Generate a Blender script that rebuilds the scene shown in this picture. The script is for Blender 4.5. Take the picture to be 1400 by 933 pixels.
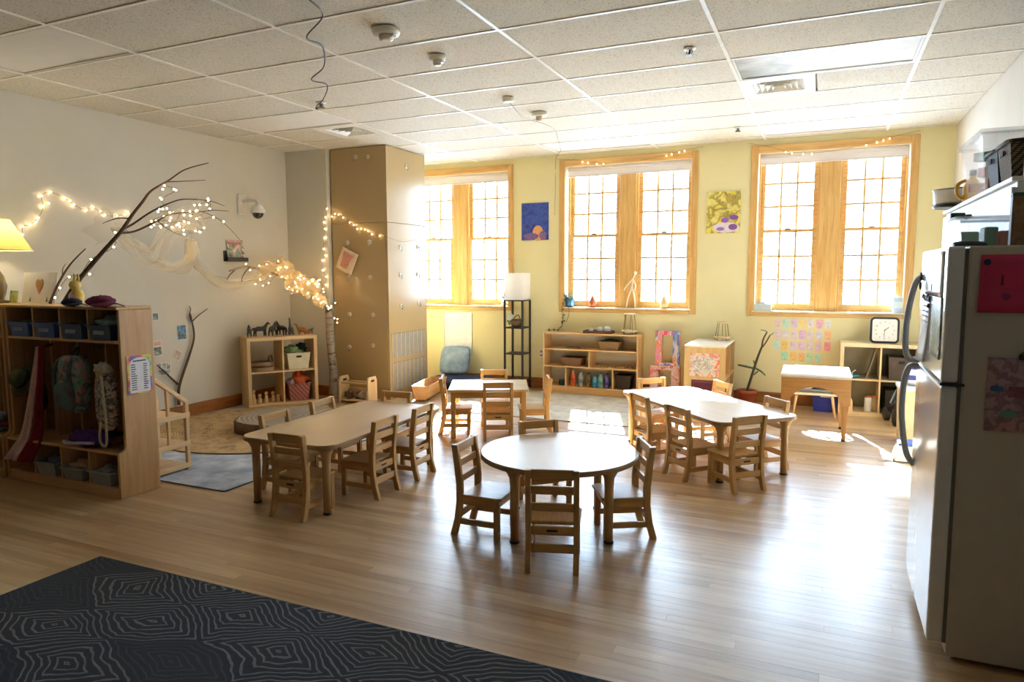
import bpy, bmesh, math, random
from mathutils import Vector, Matrix, Euler
random.seed(11)
for _o in list(bpy.data.objects): bpy.data.objects.remove(_o)
S = bpy.context.scene
COL = S.collection
R = math.radians

# ------------------------------------------------------------------ camera
cam = bpy.data.cameras.new('camera'); camo = bpy.data.objects.new('camera', cam); COL.objects.link(camo)
YAW, PITCH, ROLL = R(24.25), R(5.618), R(-0.16)
Fv = Vector((-math.sin(YAW)*math.cos(PITCH), math.cos(YAW)*math.cos(PITCH), -math.sin(PITCH)))
R0 = Vector((math.cos(YAW), math.sin(YAW), 0)); U0 = R0.cross(Fv)
Rv = math.cos(ROLL)*R0 + math.sin(ROLL)*U0; Uv = -math.sin(ROLL)*R0 + math.cos(ROLL)*U0
camo.matrix_world = Matrix(((Rv.x, Uv.x, -Fv.x, 0), (Rv.y, Uv.y, -Fv.y, 0), (Rv.z, Uv.z, -Fv.z, 1.52), (0, 0, 0, 1)))
cam.sensor_width = 36; cam.lens = 946.2/1400*36; cam.clip_start = 0.05; cam.clip_end = 200
S.camera = camo

# ------------------------------------------------------------------ world, sun, exposure
S.view_settings.view_transform = 'Standard'; S.view_settings.look = 'None'
S.view_settings.gamma = 1; S.view_settings.use_curve_mapping = False
S.view_settings.exposure = 1.1
W = bpy.data.worlds.new('sky'); S.world = W; W.use_nodes = True
bg = W.node_tree.nodes['Background']; bg.inputs[0].default_value = (0.55, 0.76, 1.0, 1); bg.inputs[1].default_value = 12.5
sun = bpy.data.lights.new('sun', 'SUN'); sun.energy = 75; sun.angle = R(0.6); sun.color = (.76, .88, 1.0)
suno = bpy.data.objects.new('sun', sun); COL.objects.link(suno); suno.location = (-3, 16, 9)
suno.rotation_euler = Vector((0.33, -1.0, -0.82)).to_track_quat('-Z', 'Y').to_euler()
S.cycles.use_denoising = True
S.cycles.max_bounces = 10; S.cycles.diffuse_bounces = 6; S.cycles.glossy_bounces = 4; S.cycles.transparent_max_bounces = 16
S.cycles.sample_clamp_indirect = 6; S.cycles.caustics_reflective = False; S.cycles.caustics_refractive = False

XL, XR, YB, YF, ZC = -6.17, 1.18, 8.5, -4.0, 3.015          # room shell
WINS = [(-5.53, -3.80), (-3.15, -1.405), (-0.815, 0.855)]    # outer edges of window trim
WZ0, WZ1 = 1.015, 2.95
for i, (a, b) in enumerate(WINS):                            # sky portals in the three window openings
    l = bpy.data.lights.new('window_portal', 'AREA'); l.shape = 'RECTANGLE'; l.size = b-a-.1; l.size_y = WZ1-WZ0-.1
    l.cycles.is_portal = True
    o = bpy.data.objects.new('window_portal', l); COL.objects.link(o); o.location = ((a+b)/2, YB+.30, (WZ0+WZ1)/2); o.rotation_euler = (R(-90), 0, 0)

# ------------------------------------------------------------------ helpers
def lin(c):
    if isinstance(c, str): c = tuple(int(c[i:i+2], 16)/255 for i in (0, 2, 4))
    return tuple((x/12.92 if x <= .04045 else ((x+.055)/1.055)**2.4) for x in c[:3]) + (1,)

class MB:
    def __init__(s): s.v = []; s.f = []; s.s = []
    def add(s, vs, fs, smooth=False):
        b = len(s.v); s.v += [tuple(p) for p in vs]; s.f += [tuple(i+b for i in f) for f in fs]; s.s += [smooth]*len(fs); return s
    def box(s, x0, x1, y0, y1, z0, z1, M=None):
        vs = [Vector((x, y, z)) for z in (z0, z1) for y in (y0, y1) for x in (x0, x1)]
        if M is not None: vs = [M @ p for p in vs]
        return s.add(vs, [(0, 2, 3, 1), (4, 5, 7, 6), (0, 1, 5, 4), (2, 6, 7, 3), (0, 4, 6, 2), (1, 3, 7, 5)])
    def bar(s, p0, p1, w, h, up=(0, 0, 1)):
        p0, p1 = Vector(p0), Vector(p1); d = (p1-p0); L = d.length; d.normalize(); u = Vector(up); x = d.cross(u)
        if x.length < 1e-4: x = d.cross(Vector((1, 0, 0)))
        x.normalize(); u = x.cross(d)
        M = Matrix(((x.x, d.x, u.x, p0.x), (x.y, d.y, u.y, p0.y), (x.z, d.z, u.z, p0.z), (0, 0, 0, 1)))
        return s.box(-w/2, w/2, 0, L, -h/2, h/2, M)
    def tube(s, pts, r, n=8, cap=True, closed=False):
        pts = [Vector(p) for p in pts]; m = len(pts); rs = r if isinstance(r, (list, tuple)) else [r]*m
        b = []; ref = None
        for i, p in enumerate(pts):
            if closed: t = pts[(i+1) % m]-pts[i-1]
            else: t = pts[min(i+1, m-1)]-pts[max(i-1, 0)]
            t.normalize()
            if ref is None:
                ref = t.cross(Vector((0, 0, 1)))
                if ref.length < 1e-3: ref = t.cross(Vector((1, 0, 0)))
            ref = ref - t*ref.dot(t); ref.normalize(); q = t.cross(ref)
            b += [p + (ref*math.cos(2*math.pi*k/n) + q*math.sin(2*math.pi*k/n))*rs[i] for k in range(n)]
        fs = []
        for i in range(m if closed else m-1):
            for k in range(n):
                a, c = i*n, ((i+1) % m)*n
                fs.append((a+k, a+(k+1) % n, c+(k+1) % n, c+k))
        s.add(b, fs, True)
        if cap and not closed:
            o = len(s.v)-len(b)
            s.f += [tuple(o+k for k in reversed(range(n))), tuple(o+(m-1)*n+k for k in range(n))]; s.s += [False, False]
        return s
    def lathe(s, prof, n=20, c=(0, 0, 0), M=None, smooth=True):
        vs = []; fs = []; m = len(prof)
        for r, z in prof:
            for k in range(n):
                a = 2*math.pi*k/n; p = Vector((c[0]+r*math.cos(a), c[1]+r*math.sin(a), c[2]+z)); vs.append(M @ p if M is not None else p)
        for i in range(m-1):
            for k in range(n): fs.append((i*n+k, i*n+(k+1) % n, (i+1)*n+(k+1) % n, (i+1)*n+k))
        s.add(vs, fs, smooth); o = len(s.v)-len(vs)
        s.f += [tuple(o+k for k in reversed(range(n))), tuple(o+(m-1)*n+k for k in range(n))]; s.s += [False, False]
        return s
    def prism(s, poly, fn0, fn1, smooth=False):       # polygon (u,v) lifted by two functions to 3D and joined
        n = len(poly); vs = [fn0(*p) for p in poly] + [fn1(*p) for p in poly]
        s.add(vs, [tuple(reversed(range(n))), tuple(range(n, 2*n))] + [(i, (i+1) % n, n+(i+1) % n, n+i) for i in range(n)], smooth); return s
    def ell(s, c, r, nu=12, nv=8, M=None):
        vs = []; fs = []
        for j in range(1, nv):
            t = math.pi*j/nv
            for k in range(nu):
                a = 2*math.pi*k/nu; vs.append(Vector((c[0]+r[0]*math.sin(t)*math.cos(a), c[1]+r[1]*math.sin(t)*math.sin(a), c[2]+r[2]*math.cos(t))))
        vs += [Vector((c[0], c[1], c[2]+r[2])), Vector((c[0], c[1], c[2]-r[2]))]; T, B = len(vs)-2, len(vs)-1
        for j in range(nv-2):
            for k in range(nu): fs.append((j*nu+k, (j+1)*nu+k, (j+1)*nu+(k+1) % nu, j*nu+(k+1) % nu))
        for k in range(nu):
            fs.append((T, k, (k+1) % nu)); fs.append((B, (nv-2)*nu+(k+1) % nu, (nv-2)*nu+k))
        if M is not None: vs = [M @ p for p in vs]
        return s.add(vs, fs, True)
    def grid(s, fn, nu, nv, smooth=True):
        vs = [fn(i/nu, j/nv) for j in range(nv+1) for i in range(nu+1)]
        return s.add(vs, [(j*(nu+1)+i, j*(nu+1)+i+1, (j+1)*(nu+1)+i+1, (j+1)*(nu+1)+i) for j in range(nv) for i in range(nu)], smooth)
    def mesh(s, name, mat, bevel=0, seg=1):
        me = bpy.data.meshes.new(name); me.from_pydata(s.v, [], s.f)
        me.polygons.foreach_set('use_smooth', s.s)
        if bevel:
            bm = bmesh.new(); bm.from_mesh(me)
            es = [e for e in bm.edges if len(e.link_faces) == 2 and e.calc_face_angle(0) > .6]
            bmesh.ops.bevel(bm, geom=es, offset=bevel, segments=seg, affect='EDGES', profile=.5, clamp_overlap=True)
            bm.to_mesh(me); bm.free()
        me.update()
        if mat is not None: me.materials.append(mat)
        return me
    def build(s, name, mat, parent=None, bevel=0, seg=1, loc=None, solid=0):
        o = bpy.data.objects.new(name, s.mesh(name, mat, bevel, seg)); COL.objects.link(o)
        if parent is not None: o.parent = parent
        if loc is not None: o.location = loc
        if solid:
            m = o.modifiers.new('thickness', 'SOLIDIFY'); m.thickness = solid; m.offset = 0
        return o

def tag(o, label=None, cat=None, group=None, kind=None):
    if label: o['label'] = label
    if cat: o['category'] = cat
    if group: o['group'] = group
    if kind: o['kind'] = kind
    return o
def empty(name, loc=(0, 0, 0), rz=0, label=None, cat=None, group=None, kind=None):
    o = bpy.data.objects.new(name, None); COL.objects.link(o); o.location = loc; o.rotation_euler = (0, 0, rz); o.empty_display_size = .1
    return tag(o, label, cat, group, kind)
def inst(name, me, parent=None, loc=(0, 0, 0), rot=(0, 0, 0), scale=None):
    o = bpy.data.objects.new(name, me); COL.objects.link(o); o.location = loc; o.rotation_euler = rot
    if scale: o.scale = scale
    if parent is not None: o.parent = parent
    return o
def copy_tree(o, parent=None):
    c = o.copy(); COL.objects.link(c)
    if parent is not None: c.parent = parent
    for ch in [k for k in bpy.data.objects if k.parent == o]: copy_tree(ch, c)
    return c
def smooth_path(pts, n=6):
    pts = [Vector(p) for p in pts]; out = []
    for i in range(len(pts)-1):
        p0, p1, p2, p3 = pts[max(i-1, 0)], pts[i], pts[i+1], pts[min(i+2, len(pts)-1)]
        for k in range(n):
            t = k/n; out.append(.5*((2*p1) + (p2-p0)*t + (2*p0-5*p1+4*p2-p3)*t*t + (3*p1-p0-3*p2+p3)*t**3))
    out.append(pts[-1]); return out

# ------------------------------------------------------------------ materials
def newmat(name):
    m = bpy.data.materials.new(name); m.use_nodes = True; nt = m.node_tree; return m, nt, nt.nodes['Principled BSDF']
def N(nt, t, **kw):
    n = nt.nodes.new(t)
    for k, v in kw.items():
        if hasattr(n, k): setattr(n, k, v)
    return n
def ramp(nt, stops, mode='LINEAR'):
    r = nt.nodes.new('ShaderNodeValToRGB'); r.color_ramp.interpolation = mode; e = r.color_ramp.elements
    e[0].position, e[0].color = stops[0][0], lin(stops[0][1]); e[1].position, e[1].color = stops[-1][0], lin(stops[-1][1])
    for p, c in stops[1:-1]: x = e.new(p); x.color = lin(c)
    return r
def coords(nt, scale=(1, 1, 1), rot=(0, 0, 0), kind='Object'):
    t = nt.nodes.new('ShaderNodeTexCoord'); m = nt.nodes.new('ShaderNodeMapping'); m.inputs['Scale'].default_value = scale; m.inputs['Rotation'].default_value = rot
    nt.links.new(t.outputs[kind], m.inputs[0]); return m.outputs[0]
def noise(nt, vec, scale, detail=4, rough=.5, dist=0):
    n = nt.nodes.new('ShaderNodeTexNoise'); n.inputs['Scale'].default_value = scale; n.inputs['Detail'].default_value = detail
    n.inputs['Roughness'].default_value = rough; n.inputs['Distortion'].default_value = dist
    nt.links.new(vec, n.inputs['Vector']); return n.outputs['Fac']
def bump(nt, bs, h, strength, dist=.01):
    b = nt.nodes.new('ShaderNodeBump'); b.inputs['Strength'].default_value = strength; b.inputs['Distance'].default_value = dist
    nt.links.new(h, b.inputs['Height']); nt.links.new(b.outputs[0], bs.inputs['Normal'])
def mx(c, k): return tuple(max(0, min(1, x*k)) for x in (lin(c)[:3]))
_mats = {}
def plain(col, rough=.5, metal=0, var=.06, sc=14, bmp=0, spec=.5, coat=0):
    """procedural coat of one colour with slight mottling"""
    key = ('p', col, rough, metal, var, sc, bmp, spec, coat)
    if key in _mats: return _mats[key]
    m, nt, b = newmat('coat_'+str(col)); v = coords(nt); f = noise(nt, v, sc, 3)
    r = nt.nodes.new('ShaderNodeValToRGB'); e = r.color_ramp.elements
    e[0].position = .3; e[1].position = .7; e[0].color = (*mx(col, 1-var), 1); e[1].color = (*mx(col, 1+var), 1)
    nt.links.new(f, r.inputs[0]); nt.links.new(r.outputs[0], b.inputs['Base Color'])
    b.inputs['Roughness'].default_value = rough; b.inputs['Metallic'].default_value = metal; b.inputs['Specular IOR Level'].default_value = spec
    if coat: b.inputs['Coat Weight'].default_value = coat; b.inputs['Coat Roughness'].default_value = .15
    if bmp: bump(nt, b, noise(nt, v, sc*6, 3), bmp)
    _mats[key] = m; return m
def wood(c0, c1, axis=0, rough=.4, sc=1.0, coat=.0, c2=None, spec=.5):
    key = ('w', c0, c1, axis, rough, sc, coat, spec)
    if key in _mats: return _mats[key]
    m, nt, b = newmat('wood_'+str(c0)); s = [22*sc]*3; s[axis] = 1.6*sc
    v = coords(nt, tuple(s)); f = noise(nt, v, 1.6, 6, .6, .6)
    r = ramp(nt, [(.25, c0), (.5, c2 or c1), (.75, c1)]); nt.links.new(f, r.inputs[0]); nt.links.new(r.outputs[0], b.inputs['Base Color'])
    b.inputs['Roughness'].default_value = rough; b.inputs['Specular IOR Level'].default_value = spec
    if coat: b.inputs['Coat Weight'].default_value = coat; b.inputs['Coat Roughness'].default_value = .2 if coat < .9 else .38
    bump(nt, b, f, .06, .004); _mats[key] = m; return m
def fabric(c0, c1, sc=60, rough=.9, bmp=.4, big=None):
    key = ('f', c0, c1, sc, bmp, big)
    if key in _mats: return _mats[key]
    m, nt, b = newmat('cloth_'+str(c0)); v = coords(nt); f = noise(nt, v, sc if not big else big, 5, .6)
    r = ramp(nt, [(.35, c0), (.65, c1)]); nt.links.new(f, r.inputs[0]); nt.links.new(r.outputs[0], b.inputs['Base Color'])
    b.inputs['Roughness'].default_value = rough; b.inputs['Specular IOR Level'].default_value = .2
    bump(nt, b, noise(nt, v, sc*3, 2), bmp, .003); _mats[key] = m; return m
def art(cols, sc=6, dist=1.5, rough=.7, mode='LINEAR', stretch=(1, 1, 1), lo=.32, hi=.68):
    key = ('a', tuple(cols), sc, dist, mode, stretch, lo)
    if key in _mats: return _mats[key]
    m, nt, b = newmat('painting'); v = coords(nt, stretch); f = noise(nt, v, sc, 3, .5, dist); n = len(cols)
    r = ramp(nt, [(lo+(hi-lo)*i/(n-1), c) for i, c in enumerate(cols)], mode); nt.links.new(f, r.inputs[0]); nt.links.new(r.outputs[0], b.inputs['Base Color'])
    b.inputs['Roughness'].default_value = rough; _mats[key] = m; return m
def glow(col, strength, name='bulb_glow'):
    key = ('g', col, strength)
    if key in _mats: return _mats[key]
    m, nt, b = newmat(name); b.inputs['Base Color'].default_value = lin(col); b.inputs['Emission Color'].default_value = lin(col); b.inputs['Emission Strength'].default_value = strength
    _mats[key] = m; return m
def sheer(col, alpha, rough=.6, gloss=0.0, trans=0.0, name='sheer'):
    """thin see-through sheet: transparent mixed with a diffuse / translucent / glossy surface"""
    key = ('s', col, alpha, rough, gloss, trans)
    if key in _mats: return _mats[key]
    m, nt, b = newmat(name); out = nt.nodes['Material Output']; nt.nodes.remove(b)
    t = N(nt, 'ShaderNodeBsdfTransparent'); d = N(nt, 'ShaderNodeBsdfDiffuse'); d.inputs[0].default_value = lin(col)
    body = d.outputs[0]
    if trans:
        tl = N(nt, 'ShaderNodeBsdfTranslucent'); tl.inputs[0].default_value = lin(col); x = N(nt, 'ShaderNodeMixShader'); x.inputs[0].default_value = trans
        nt.links.new(body, x.inputs[1]); nt.links.new(tl.outputs[0], x.inputs[2]); body = x.outputs[0]
    a = N(nt, 'ShaderNodeMixShader'); a.inputs[0].default_value = alpha; nt.links.new(t.outputs[0], a.inputs[1]); nt.links.new(body, a.inputs[2]); res = a.outputs[0]
    if gloss:
        g = N(nt, 'ShaderNodeBsdfGlossy'); g.inputs['Roughness'].default_value = .08; lw = N(nt, 'ShaderNodeLayerWeight'); lw.inputs[0].default_value = .25
        mu = N(nt, 'ShaderNodeMath', operation='MULTIPLY'); mu.inputs[1].default_value = gloss; nt.links.new(lw.outputs['Fresnel'], mu.inputs[0])
        x = N(nt, 'ShaderNodeMixShader'); nt.links.new(mu.outputs[0], x.inputs[0]); nt.links.new(res, x.inputs[1]); nt.links.new(g.outputs[0], x.inputs[2]); res = x.outputs[0]
    nt.links.new(res, out.inputs[0]); _mats[key] = m; return m

CH = [wood('AC8048', 'CEA668', a, .42, 1.4, .15, 'BE9458') for a in (0, 1, 2)]        # chair maple, grain x / y / z
MAPLE = [wood('B98F5A', 'D9B683', a, .42, 1.0, .1, 'CBA36E') for a in (0, 1, 2)]      # furniture maple
BIRCH = [wood('CDA774', 'E2C79A', a, .45, .9, .05, 'D8B888') for a in (0, 1, 2)]      # pale veneer
OAK = [wood('B98A4A', 'DDB878', a, .38, .8, .15, 'CDA360') for a in (0, 1, 2)]        # honey window trim
LAM = wood('B6956A', 'C9AA7E', 1, .4, .5, 1.0, 'C0A074')                               # laminate table top
DARKM = plain('1c1a19', .45); BLACK = plain('101010', .5); WHITE = plain('e8e6e0', .45); CHROME = plain('b8b8b8', .25, 1)
PAPER = plain('ece9e4', .8)

# ================================================================== the room
def floor_mat():
    m, nt, b = newmat('maple_strip_floor'); v = coords(nt, (1.1, 16, 16), kind='Object'); f = noise(nt, v, 1.5, 5, .6, .5)
    g = N(nt, 'ShaderNodeNewGeometry'); oi = N(nt, 'ShaderNodeObjectInfo')
    a = N(nt, 'ShaderNodeMath', operation='ADD'); nt.links.new(g.outputs['Random Per Island'], a.inputs[0]); nt.links.new(oi.outputs['Random'], a.inputs[1])
    fr = N(nt, 'ShaderNodeMath', operation='FRACT'); nt.links.new(a.outputs[0], fr.inputs[0])
    r = ramp(nt, [(0, 'B08A5A'), (.25, 'C3A072'), (.6, 'CEAE82'), (1, 'D9BE94')]); nt.links.new(fr.outputs[0], r.inputs[0])
    r2 = ramp(nt, [(.3, 'C8BBAA'), (.7, 'FFFFFF')]); nt.links.new(f, r2.inputs[0])
    mi = N(nt, 'ShaderNodeMix', data_type='RGBA', blend_type='MULTIPLY'); mi.inputs[0].default_value = .8
    nt.links.new(r.outputs[0], mi.inputs[6]); nt.links.new(r2.outputs[0], mi.inputs[7]); nt.links.new(mi.outputs[2], b.inputs['Base Color'])
    b.inputs['Roughness'].default_value = .42; b.inputs['Coat Weight'].default_value = .8; b.inputs['Coat Roughness'].default_value = .29
    return m
FLOORM = floor_mat()
floor = tag(MB().box(XL-.3, XR+.3, YF-.3, YB+.3, -.12, -.012).build('floor', plain('4a3420', .8)), 'honey maple strip floor running under all the tables', 'floor', kind='structure')
BW = .0572; GAP = .0007
boards = {}
def board_mesh(L):
    k = round(L, 2)
    if k not in boards: boards[k] = MB().box(0, k-GAP, 0, BW-GAP, -.012, 0).mesh('floor_board', FLOORM)
    return boards[k]
rest = MB(); rng = random.Random(5); yy = YF
while yy < YB:
    near = 2.16 < yy < 4.30
    x = XL - rng.random()*.8
    while x < XR:
        L = rng.choice([.9, 1.2, 1.5, 1.8, 2.1])
        if near:
            o = inst('floor_board', board_mesh(L), floor, (x, yy, rng.uniform(-.0002, .0002)))
        else:
            rest.box(x, x+L-GAP, yy, yy+BW-GAP, -.012, rng.uniform(-.0002, .0002))
        x += L
    yy += BW
tag(rest.build('floor_boards', FLOORM, floor), kind='stuff')

def wallmat(c, var=.02): return plain(c, .75, 0, var, 3, .03, .25)
CREAM, YELLOW, RWALL = wallmat('D0CDC2'), wallmat('E3DBAC'), wallmat('E2E0DA')
tag(MB().box(XL-.2, XL, YF-.3, YB+.3, 0, 3.3).build('wall_left', CREAM), 'cream painted wall on the left with branches and photos', 'wall', kind='structure')
tag(MB().box(XR, XR+.2, YF-.3, YB+.3, 0, 3.3).build('wall_right', RWALL), 'white painted wall on the right behind the refrigerator', 'wall', kind='structure')
tag(MB().box(XL, XR, YF-.2, YF, 0, 3.3).build('wall_front', wallmat('54473a')), 'dark brown wall at the unseen near end of the room', 'wall', kind='structure')  # unseen wall, made dark and set back to cut bounce onto the lockers
tag(MB().box(XL, -5.545, 6.85, YB, 0, ZC+.05).build('wall_corner', CREAM), 'boxed-out cream wall corner behind the cube shelf and birch trunk', 'wall', kind='structure')
wb = MB(); TW = .075; zi0, zi1 = WZ0+.06, WZ1-.085
def wbx(x0, x1, z0, z1): wb.box(x0, x1, YB, YB+.30, z0, z1)
wbx(XL, XR, 0, zi0); wbx(XL, XR, zi1, 3.3)
xs = [XL] + [q for a, b in WINS for q in (a+TW, b-TW)] + [XR]
for k in range(0, len(xs), 2): wbx(xs[k], xs[k+1], zi0, zi1)
wback = tag(wb.build('wall_back', YELLOW), 'pale yellow wall with three tall windows', 'wall', kind='structure')
BB = wood('6B3A17', '9C602B', 0, .45, .6); BBy = wood('6B3A17', '9C602B', 1, .45, .6)
tag(MB().box(-4.6, XR, YB-.02, YB, 0, .13).build('baseboard_back', BB, bevel=.004), 'brown wooden baseboard along the yellow wall', 'baseboard', kind='structure')
tag(MB().box(XL, XL+.02, YF, 6.85, 0, .13).build('baseboard_left', BBy, bevel=.004), 'brown wooden baseboard along the cream left wall', 'baseboard', kind='structure')
tag(MB().box(XL+.02, -5.545, 6.83, 6.85, 0, .13).build('baseboard_corner', BB, bevel=.004), 'brown wooden baseboard across the boxed-out wall corner', 'baseboard', kind='structure')

# ---- windows
GLASS = sheer('f4fbff', .03, gloss=.6, name='window_glass'); REVEAL = plain('EFE9D8', .6); MUNT = plain('C9A265', .5)
BLINDM = sheer('ece6e2', .985, trans=.10, name='roller_blind')
def make_window(n, a, b, lab):
    w = empty('window_%d' % n, (a, YB, WZ0), 0, lab, 'window', kind='structure'); ww = b-a; hh = WZ1-WZ0
    y0 = -.022
    MB().box(0, TW, y0, .004, 0, hh).build('side_trim', OAK[2], w, .004)
    MB().box(ww-TW, ww, y0, .004, 0, hh).build('side_trim', OAK[2], w, .004)
    MB().box(TW, ww-TW, y0, .004, hh-.085, hh).build('head_trim', OAK[0], w, .004)
    MB().box(TW, ww-TW, y0, .004, 0, .045).build('apron_trim', OAK[0], w, .004)
    MB().box(TW-.02, ww-TW+.02, y0-.012, .16, .045, .062).build('sill', plain('E8DCC2', .4), w, .003)
    il, ir, zb, zt = TW, ww-TW, .062, hh-.085
    rv = MB(); rv.box(il, il+.006, 0, .12, zb, zt); rv.box(ir-.006, ir, 0, .12, zb, zt); rv.box(il, ir, 0, .12, zt-.006, zt)
    rv.build('reveal_liner', REVEAL, w)
    mc = (il+ir)/2; mw = .105
    MB().box(mc-mw, mc+mw, .10, .215, zb, zt-.006).build('mullion', OAK[2], w, .006)
    for u0, u1 in ((il+.006, mc-mw), (mc+mw, ir-.006)):
        j = MB(); j.box(u0, u0+.022, .12, .24, zb, zt); j.box(u1-.022, u1, .12, .24, zb, zt); j.box(u0+.022, u1-.022, .12, .24, zt-.03, zt); j.box(u0+.022, u1-.022, .12, .24, zb, zb+.02)
        j.build('jamb_frame', OAK[2], w, .002)
        s0, s1 = u0+.022, u1-.022; zm = 2.0-WZ0
        for (z0, z1, yy0, low) in ((zb+.02, zm+.012, .13, 1), (zm-.022, zt-.03, .172, 0)):
            st, tr, br = .045, .036, (.062 if low else .036)
            f = MB(); f.box(s0, s0+st, yy0, yy0+.036, z0, z1); f.box(s1-st, s1, yy0, yy0+.036, z0, z1)
            f.box(s0+st, s1-st, yy0, yy0+.036, z1-tr, z1); f.box(s0+st, s1-st, yy0, yy0+.036, z0, z0+br)
            sash = f.build('sash', OAK[0], w, .002)
            g0, g1, h0, h1 = s0+st, s1-st, z0+br, z1-tr; mm = MB(); mt = .024
            for k in (1, 2):
                xc = g0+(g1-g0)*k/3; mm.box(xc-mt/2, xc+mt/2, yy0+.008, yy0+.03, h0, h1)
                zc = h0+(h1-h0)*k/3; mm.box(g0, g1, yy0+.009, yy0+.029, zc-mt/2, zc+mt/2)
            mm.build('muntin_grid', MUNT, sash)
            pw, ph = (g1-g0)/3-mt, (h1-h0)/3-mt
            pm = MB().box(-pw/2, pw/2, -.0015, .0015, -ph/2, ph/2).mesh('pane', GLASS)
            for ci in range(3):
                for ri in range(3):
                    inst('pane', pm, sash, (g0+(g1-g0)*(ci+.5)/3, yy0+.018, h0+(h1-h0)*(ri+.5)/3))
            if low: MB().box((s0+s1)/2-.03, (s0+s1)/2+.03, yy0-.012, yy0+.01, z1, z1+.012).build('sash_lock', plain('8a6a3a', .35, 1), sash)
    bl = MB(); bl.box(il+.02, ir-.02, .05, .054, zt-.115, zt-.03); bl.tube([(il+.02, .055, zt-.028), (ir-.02, .055, zt-.028)], .024, 12)
    bo = bl.build('roller_blind', BLINDM, w); MB().box(il+.02, ir-.02, .045, .059, zt-.128, zt-.112).build('hem_bar', plain('d8d2c8', .5), bo)
    return w
make_window(1, *WINS[0], 'honey oak double window partly hidden behind the tan cabinet')
make_window(2, *WINS[1], 'honey oak double window above the low open bookshelf')
make_window(3, *WINS[2], 'honey oak double window above the grid of pastel cards')

# ---- ceiling: tiles hung in a T-grid
def tile_mat():
    m, nt, b = newmat('acoustic_tile'); v = coords(nt); f = noise(nt, v, 60, 3, .6); f2 = noise(nt, v, 85, 3, .75)
    r = ramp(nt, [(.36, '9C978B'), (.44, 'D0CEC6'), (1, 'DAD8D1')]); nt.links.new(f2, r.inputs[0]); nt.links.new(r.outputs[0], b.inputs['Base Color'])
    b.inputs['Roughness'].default_value = .9; b.inputs['Specular IOR Level'].default_value = .1; bump(nt, b, f2, .35, .004); return m
TILE = tile_mat(); TEE = plain('E9E7E2', .35)
ceil = tag(MB().box(XL-.2, XR+.2, YF-.3, YB+.3, ZC+.03, ZC+.2).build('ceiling', plain('c8c4bb', .9)), 'suspended ceiling of speckled white tiles in a white grid', 'ceiling', kind='structure')
GX = [-.676+1.2192*i for i in range(-4, 2)]; CXS = [XL]+GX+[XR]
GY = [2.803+.6096*j for j in range(-11, 10)]; CYS = [YF]+GY+[YB]
LIGHTS = {(1, 2.803), (5, 5.2414), (1, 5.2414), (3, 7.6798), (5, 7.6798)}
def is_light(ci, y0): return any(ci == c and abs(y0-y) < .05 for c, y in LIGHTS)
tcache = {}
for ci in range(len(CXS)-1):
    for ri in range(len(CYS)-1):
        x0, x1, y0, y1 = CXS[ci], CXS[ci+1], CYS[ri], CYS[ri+1]
        if is_light(ci, y0) or (y1-y0) < .03 or (x1-x0) < .03: continue
        if ci == 5 and abs(y0-5.851) < .05:  x0 = x0+.56     # beside the square diffuser
        if ci == 1 and abs(y0-5.851) < .05:  x1 = x1-.61
        k = (round(x1-x0, 3), round(y1-y0, 3))
        if k not in tcache: tcache[k] = MB().box(.004, k[0]-.004, .004, k[1]-.004, .004, .02).mesh('ceiling_tile', TILE)
        inst('ceiling_tile', tcache[k], ceil, (x0, y0, ZC))
for x in GX: MB().box(x-.012, x+.012, YF, YB, ZC-.002, ZC+.012).build('ceiling_tee', TEE, ceil)
for y in GY: MB().box(XL, XR, y-.012, y+.012, ZC-.0015, ZC+.011).build('ceiling_tee', TEE, ceil)

# ---- things in the ceiling
LENS = plain('DDDDDB', .55, 0, .02, 8, 0, .3); 
for (ci, y0), lab in zip(sorted(LIGHTS), [
        'unlit rectangular ceiling light panel near the camera, over the coat lockers', 'unlit rectangular ceiling light panel nearest the tan cabinet',
        'unlit rectangular ceiling light panel by the middle window', 'sooty unlit ceiling light panel next to the square air diffuser', 'unlit ceiling light panel right in front of the right-hand window']):
    x0, x1 = CXS[ci], CXS[ci+1]; l = empty('ceiling_light', ((x0+x1)/2, y0+.3048, ZC), 0, lab, 'ceiling light', 'ceiling light panels')
    w, d = (x1-x0)/2-.014, .3048-.014
    f = MB(); t = .018
    f.box(-w, w, -d, -d+t, .001, .03); f.box(-w, w, d-t, d, .001, .03); f.box(-w, -w+t, -d+t, d-t, .001, .03); f.box(w-t, w, -d+t, d-t, .001, .03)
    f.build('frame', plain('c9c8c4', .4), l)
    lm = LENS
    if 'sooty' in lab:
        lm, nt, b = newmat('sooty_lens'); v = coords(nt); f1 = noise(nt, v, 3.2, 5, .6, .4)
        sp = N(nt, 'ShaderNodeSeparateXYZ'); nt.links.new(v, sp.inputs[0])
        mr = N(nt, 'ShaderNodeMapRange'); mr.inputs[1].default_value = .15; mr.inputs[2].default_value = -.55; mr.inputs[3].default_value = -.15; mr.inputs[4].default_value = .42; nt.links.new(sp.outputs[0], mr.inputs[0])
        ad = N(nt, 'ShaderNodeMath', operation='ADD'); nt.links.new(f1, ad.inputs[0]); nt.links.new(mr.outputs[0], ad.inputs[1])
        r = ramp(nt, [(.5, 'DEDEDC'), (1.0, '7d7a68')]); nt.links.new(ad.outputs[0], r.inputs[0]); nt.links.new(r.outputs[0], b.inputs['Base Color']); b.inputs['Roughness'].default_value = .55; b.inputs['Specular IOR Level'].default_value = .25
    MB().box(-w+t, w-t, -d+t, d-t, .008, .016).build('lens', lm, l)
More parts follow.
